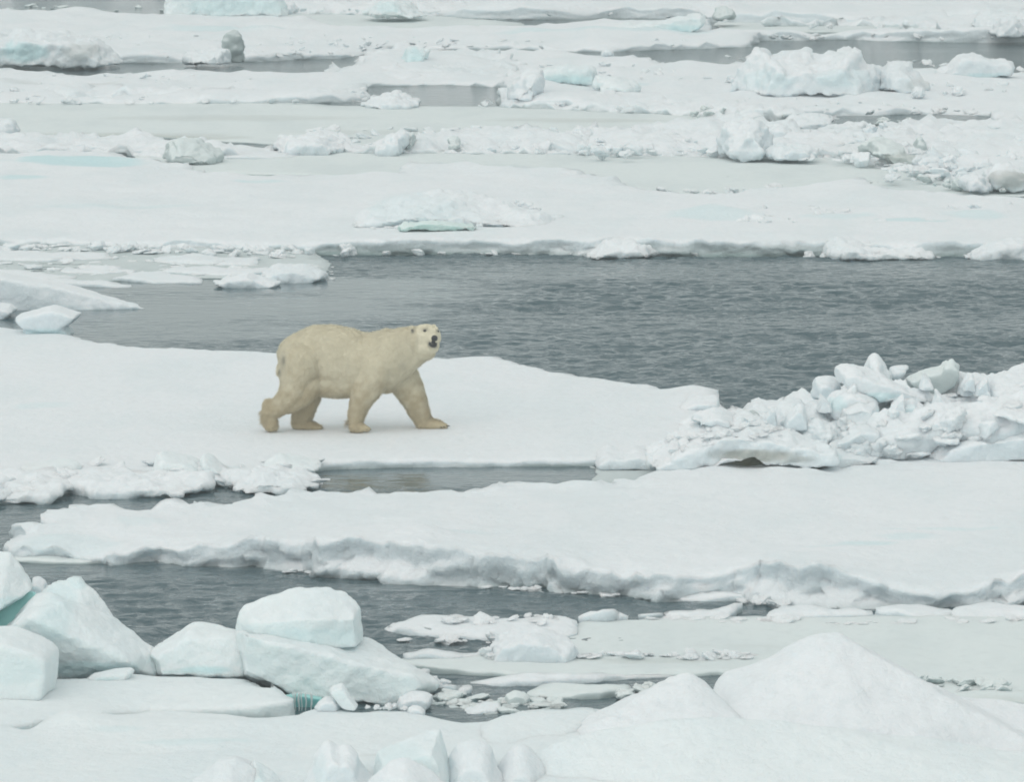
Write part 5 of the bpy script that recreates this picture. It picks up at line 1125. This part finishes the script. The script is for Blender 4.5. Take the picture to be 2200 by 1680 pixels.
# face details
M_NOSE = plain_mat("black_skin", (.018, .018, .020), .38)
M_CLAW = plain_mat("dark_claw", (.03, .028, .026), .4)
def blob(name, parts_, mat, vox=.004):
    bm = bmesh.new()
    for c, r, sx, sy, sz in parts_: ball(bm, c, r, sx, sy, sz)
    me0 = bpy.data.meshes.new("t"); bm.to_mesh(me0); bm.free()
    ob = link("t", me0); md = ob.modifiers.new("r", 'REMESH'); md.mode = 'VOXEL'; md.voxel_size = vox
    ms = ob.modifiers.new("s", 'SMOOTH'); ms.iterations = 3
    me = bpy.data.meshes.new_from_object(ob.evaluated_get(bpy.context.evaluated_depsgraph_get()))
    bpy.data.objects.remove(ob); me.name = name; me.materials.clear(); me.materials.append(mat)
    me.polygons.foreach_set('use_smooth', [True] * len(me.polygons))
    return child(name, me)
from mathutils.bvhtree import BVHTree
bvh = BVHTree.FromPolygons([tuple(v) for v in co], [list(q.vertices) for q in body.polygons])
def on_body(cx, cy, fallback=-.3):
    x, y = C(cx, cy); d = Vector(ray(x, y)).normalized()
    h = bvh.ray_cast(Vector((0, 0, CAM_H)), d)
    return h[0] if h[0] is not None else B(cx, cy, fallback)
r = UN
cn = on_body(1803, 312)
blob("nose", [(cn + Vector((0, .002, 0)), 32 * r, 1.0, .7, .95), (cn + Vector((-.010, .0, -.016)), 24 * r, 1, .8, .9), (cn + Vector((.010, .0, -.016)), 22 * r, 1, .8, .9)], M_NOSE)
blob("mouth", [(on_body(1792, 380) + Vector((0, .006, 0)), 32 * r, 1.15, .6, .72), (on_body(1768, 366) + Vector((0, .006, 0)), 22 * r, 1, .6, 1.0), (on_body(1812, 362) + Vector((0, .006, 0)), 20 * r, .9, .6, 1.2), (on_body(1792, 350) + Vector((0, .006, 0)), 22 * r, 1.0, .6, 1.0)], M_NOSE)
for ex, ey, er in ((1709, 240, 15), (1837, 246, 12)):
    ce = on_body(ex, ey)
    blob("eye", [(ce, er * r, 1.05, .8, .85)], M_NOSE, .002)
ce = on_body(1588, 240)
blob("inner_ear", [(ce + Vector((0, .004, 0)), 14 * r, .85, .6, 1.1)], plain_mat("ear_skin", (.12, .10, .085), .8), .003)
for pts in (((1862, 1172), (1890, 1168), (1918, 1160), (1936, 1158)), ((1150, 1196), (1172, 1198), (1186, 1196)), ((706, 1182), (722, 1182)), ((238, 1180), (262, 1180))):
    for px_, py_ in pts:
        c0 = on_body(px_, py_, -.29 if 1100 < px_ < 1200 else (.12 if px_ > 1700 else (.15 if px_ > 600 else -.16)))
        c0 = c0 + Vector((.004, -.014, .002)); d = Vector((.020, -.012, -.008)); L = 10 if px_ > 1700 else 6
        big = 6.5 if px_ > 1700 else 4.0
        blob("claw", [(c0 + d * (k / 5) * (1.0 if px_ > 1700 else .6), (big - k * .8) * r, 1, 1, .9) for k in range(6)], M_CLAW, .0016)
place_rubble()
# ---- the air
bm = bmesh.new()
x, y0, y1, z0, z1 = 3200, -40, 3300, -1.4, CAM_H + 1.0
vs = [bm.verts.new(v) for v in ((-x, y0, z0), (x, y0, z0), (x, y1, z0), (-x, y1, z0), (-x, y0, z1), (x, y0, z1), (x, y1, z1), (-x, y1, z1))]
for f in ((0, 3, 2, 1), (4, 5, 6, 7), (0, 1, 5, 4), (1, 2, 6, 5), (2, 3, 7, 6), (3, 0, 4, 7)): bm.faces.new([vs[i] for i in f])
hm = bpy.data.meshes.new("haze"); bm.to_mesh(hm); bm.free()
mh = bpy.data.materials.new("haze"); mh.use_nodes = True; ntn = mh.node_tree; ntn.nodes.clear()
ho = ntn.nodes.new("ShaderNodeOutputMaterial"); hv = ntn.nodes.new("ShaderNodeVolumePrincipled")
hv.inputs['Density'].default_value = 0.0012; hv.inputs['Color'].default_value = (.86, .93, .95, 1)
ntn.links.new(hv.outputs[0], ho.inputs['Volume'])
hm.materials.append(mh)
tag(link("haze", hm), kind='stuff')

print("TOTAL OBJECTS", len(bpy.data.objects), "verts", sum(len(o.data.vertices) for o in bpy.data.objects if o.type == 'MESH'))
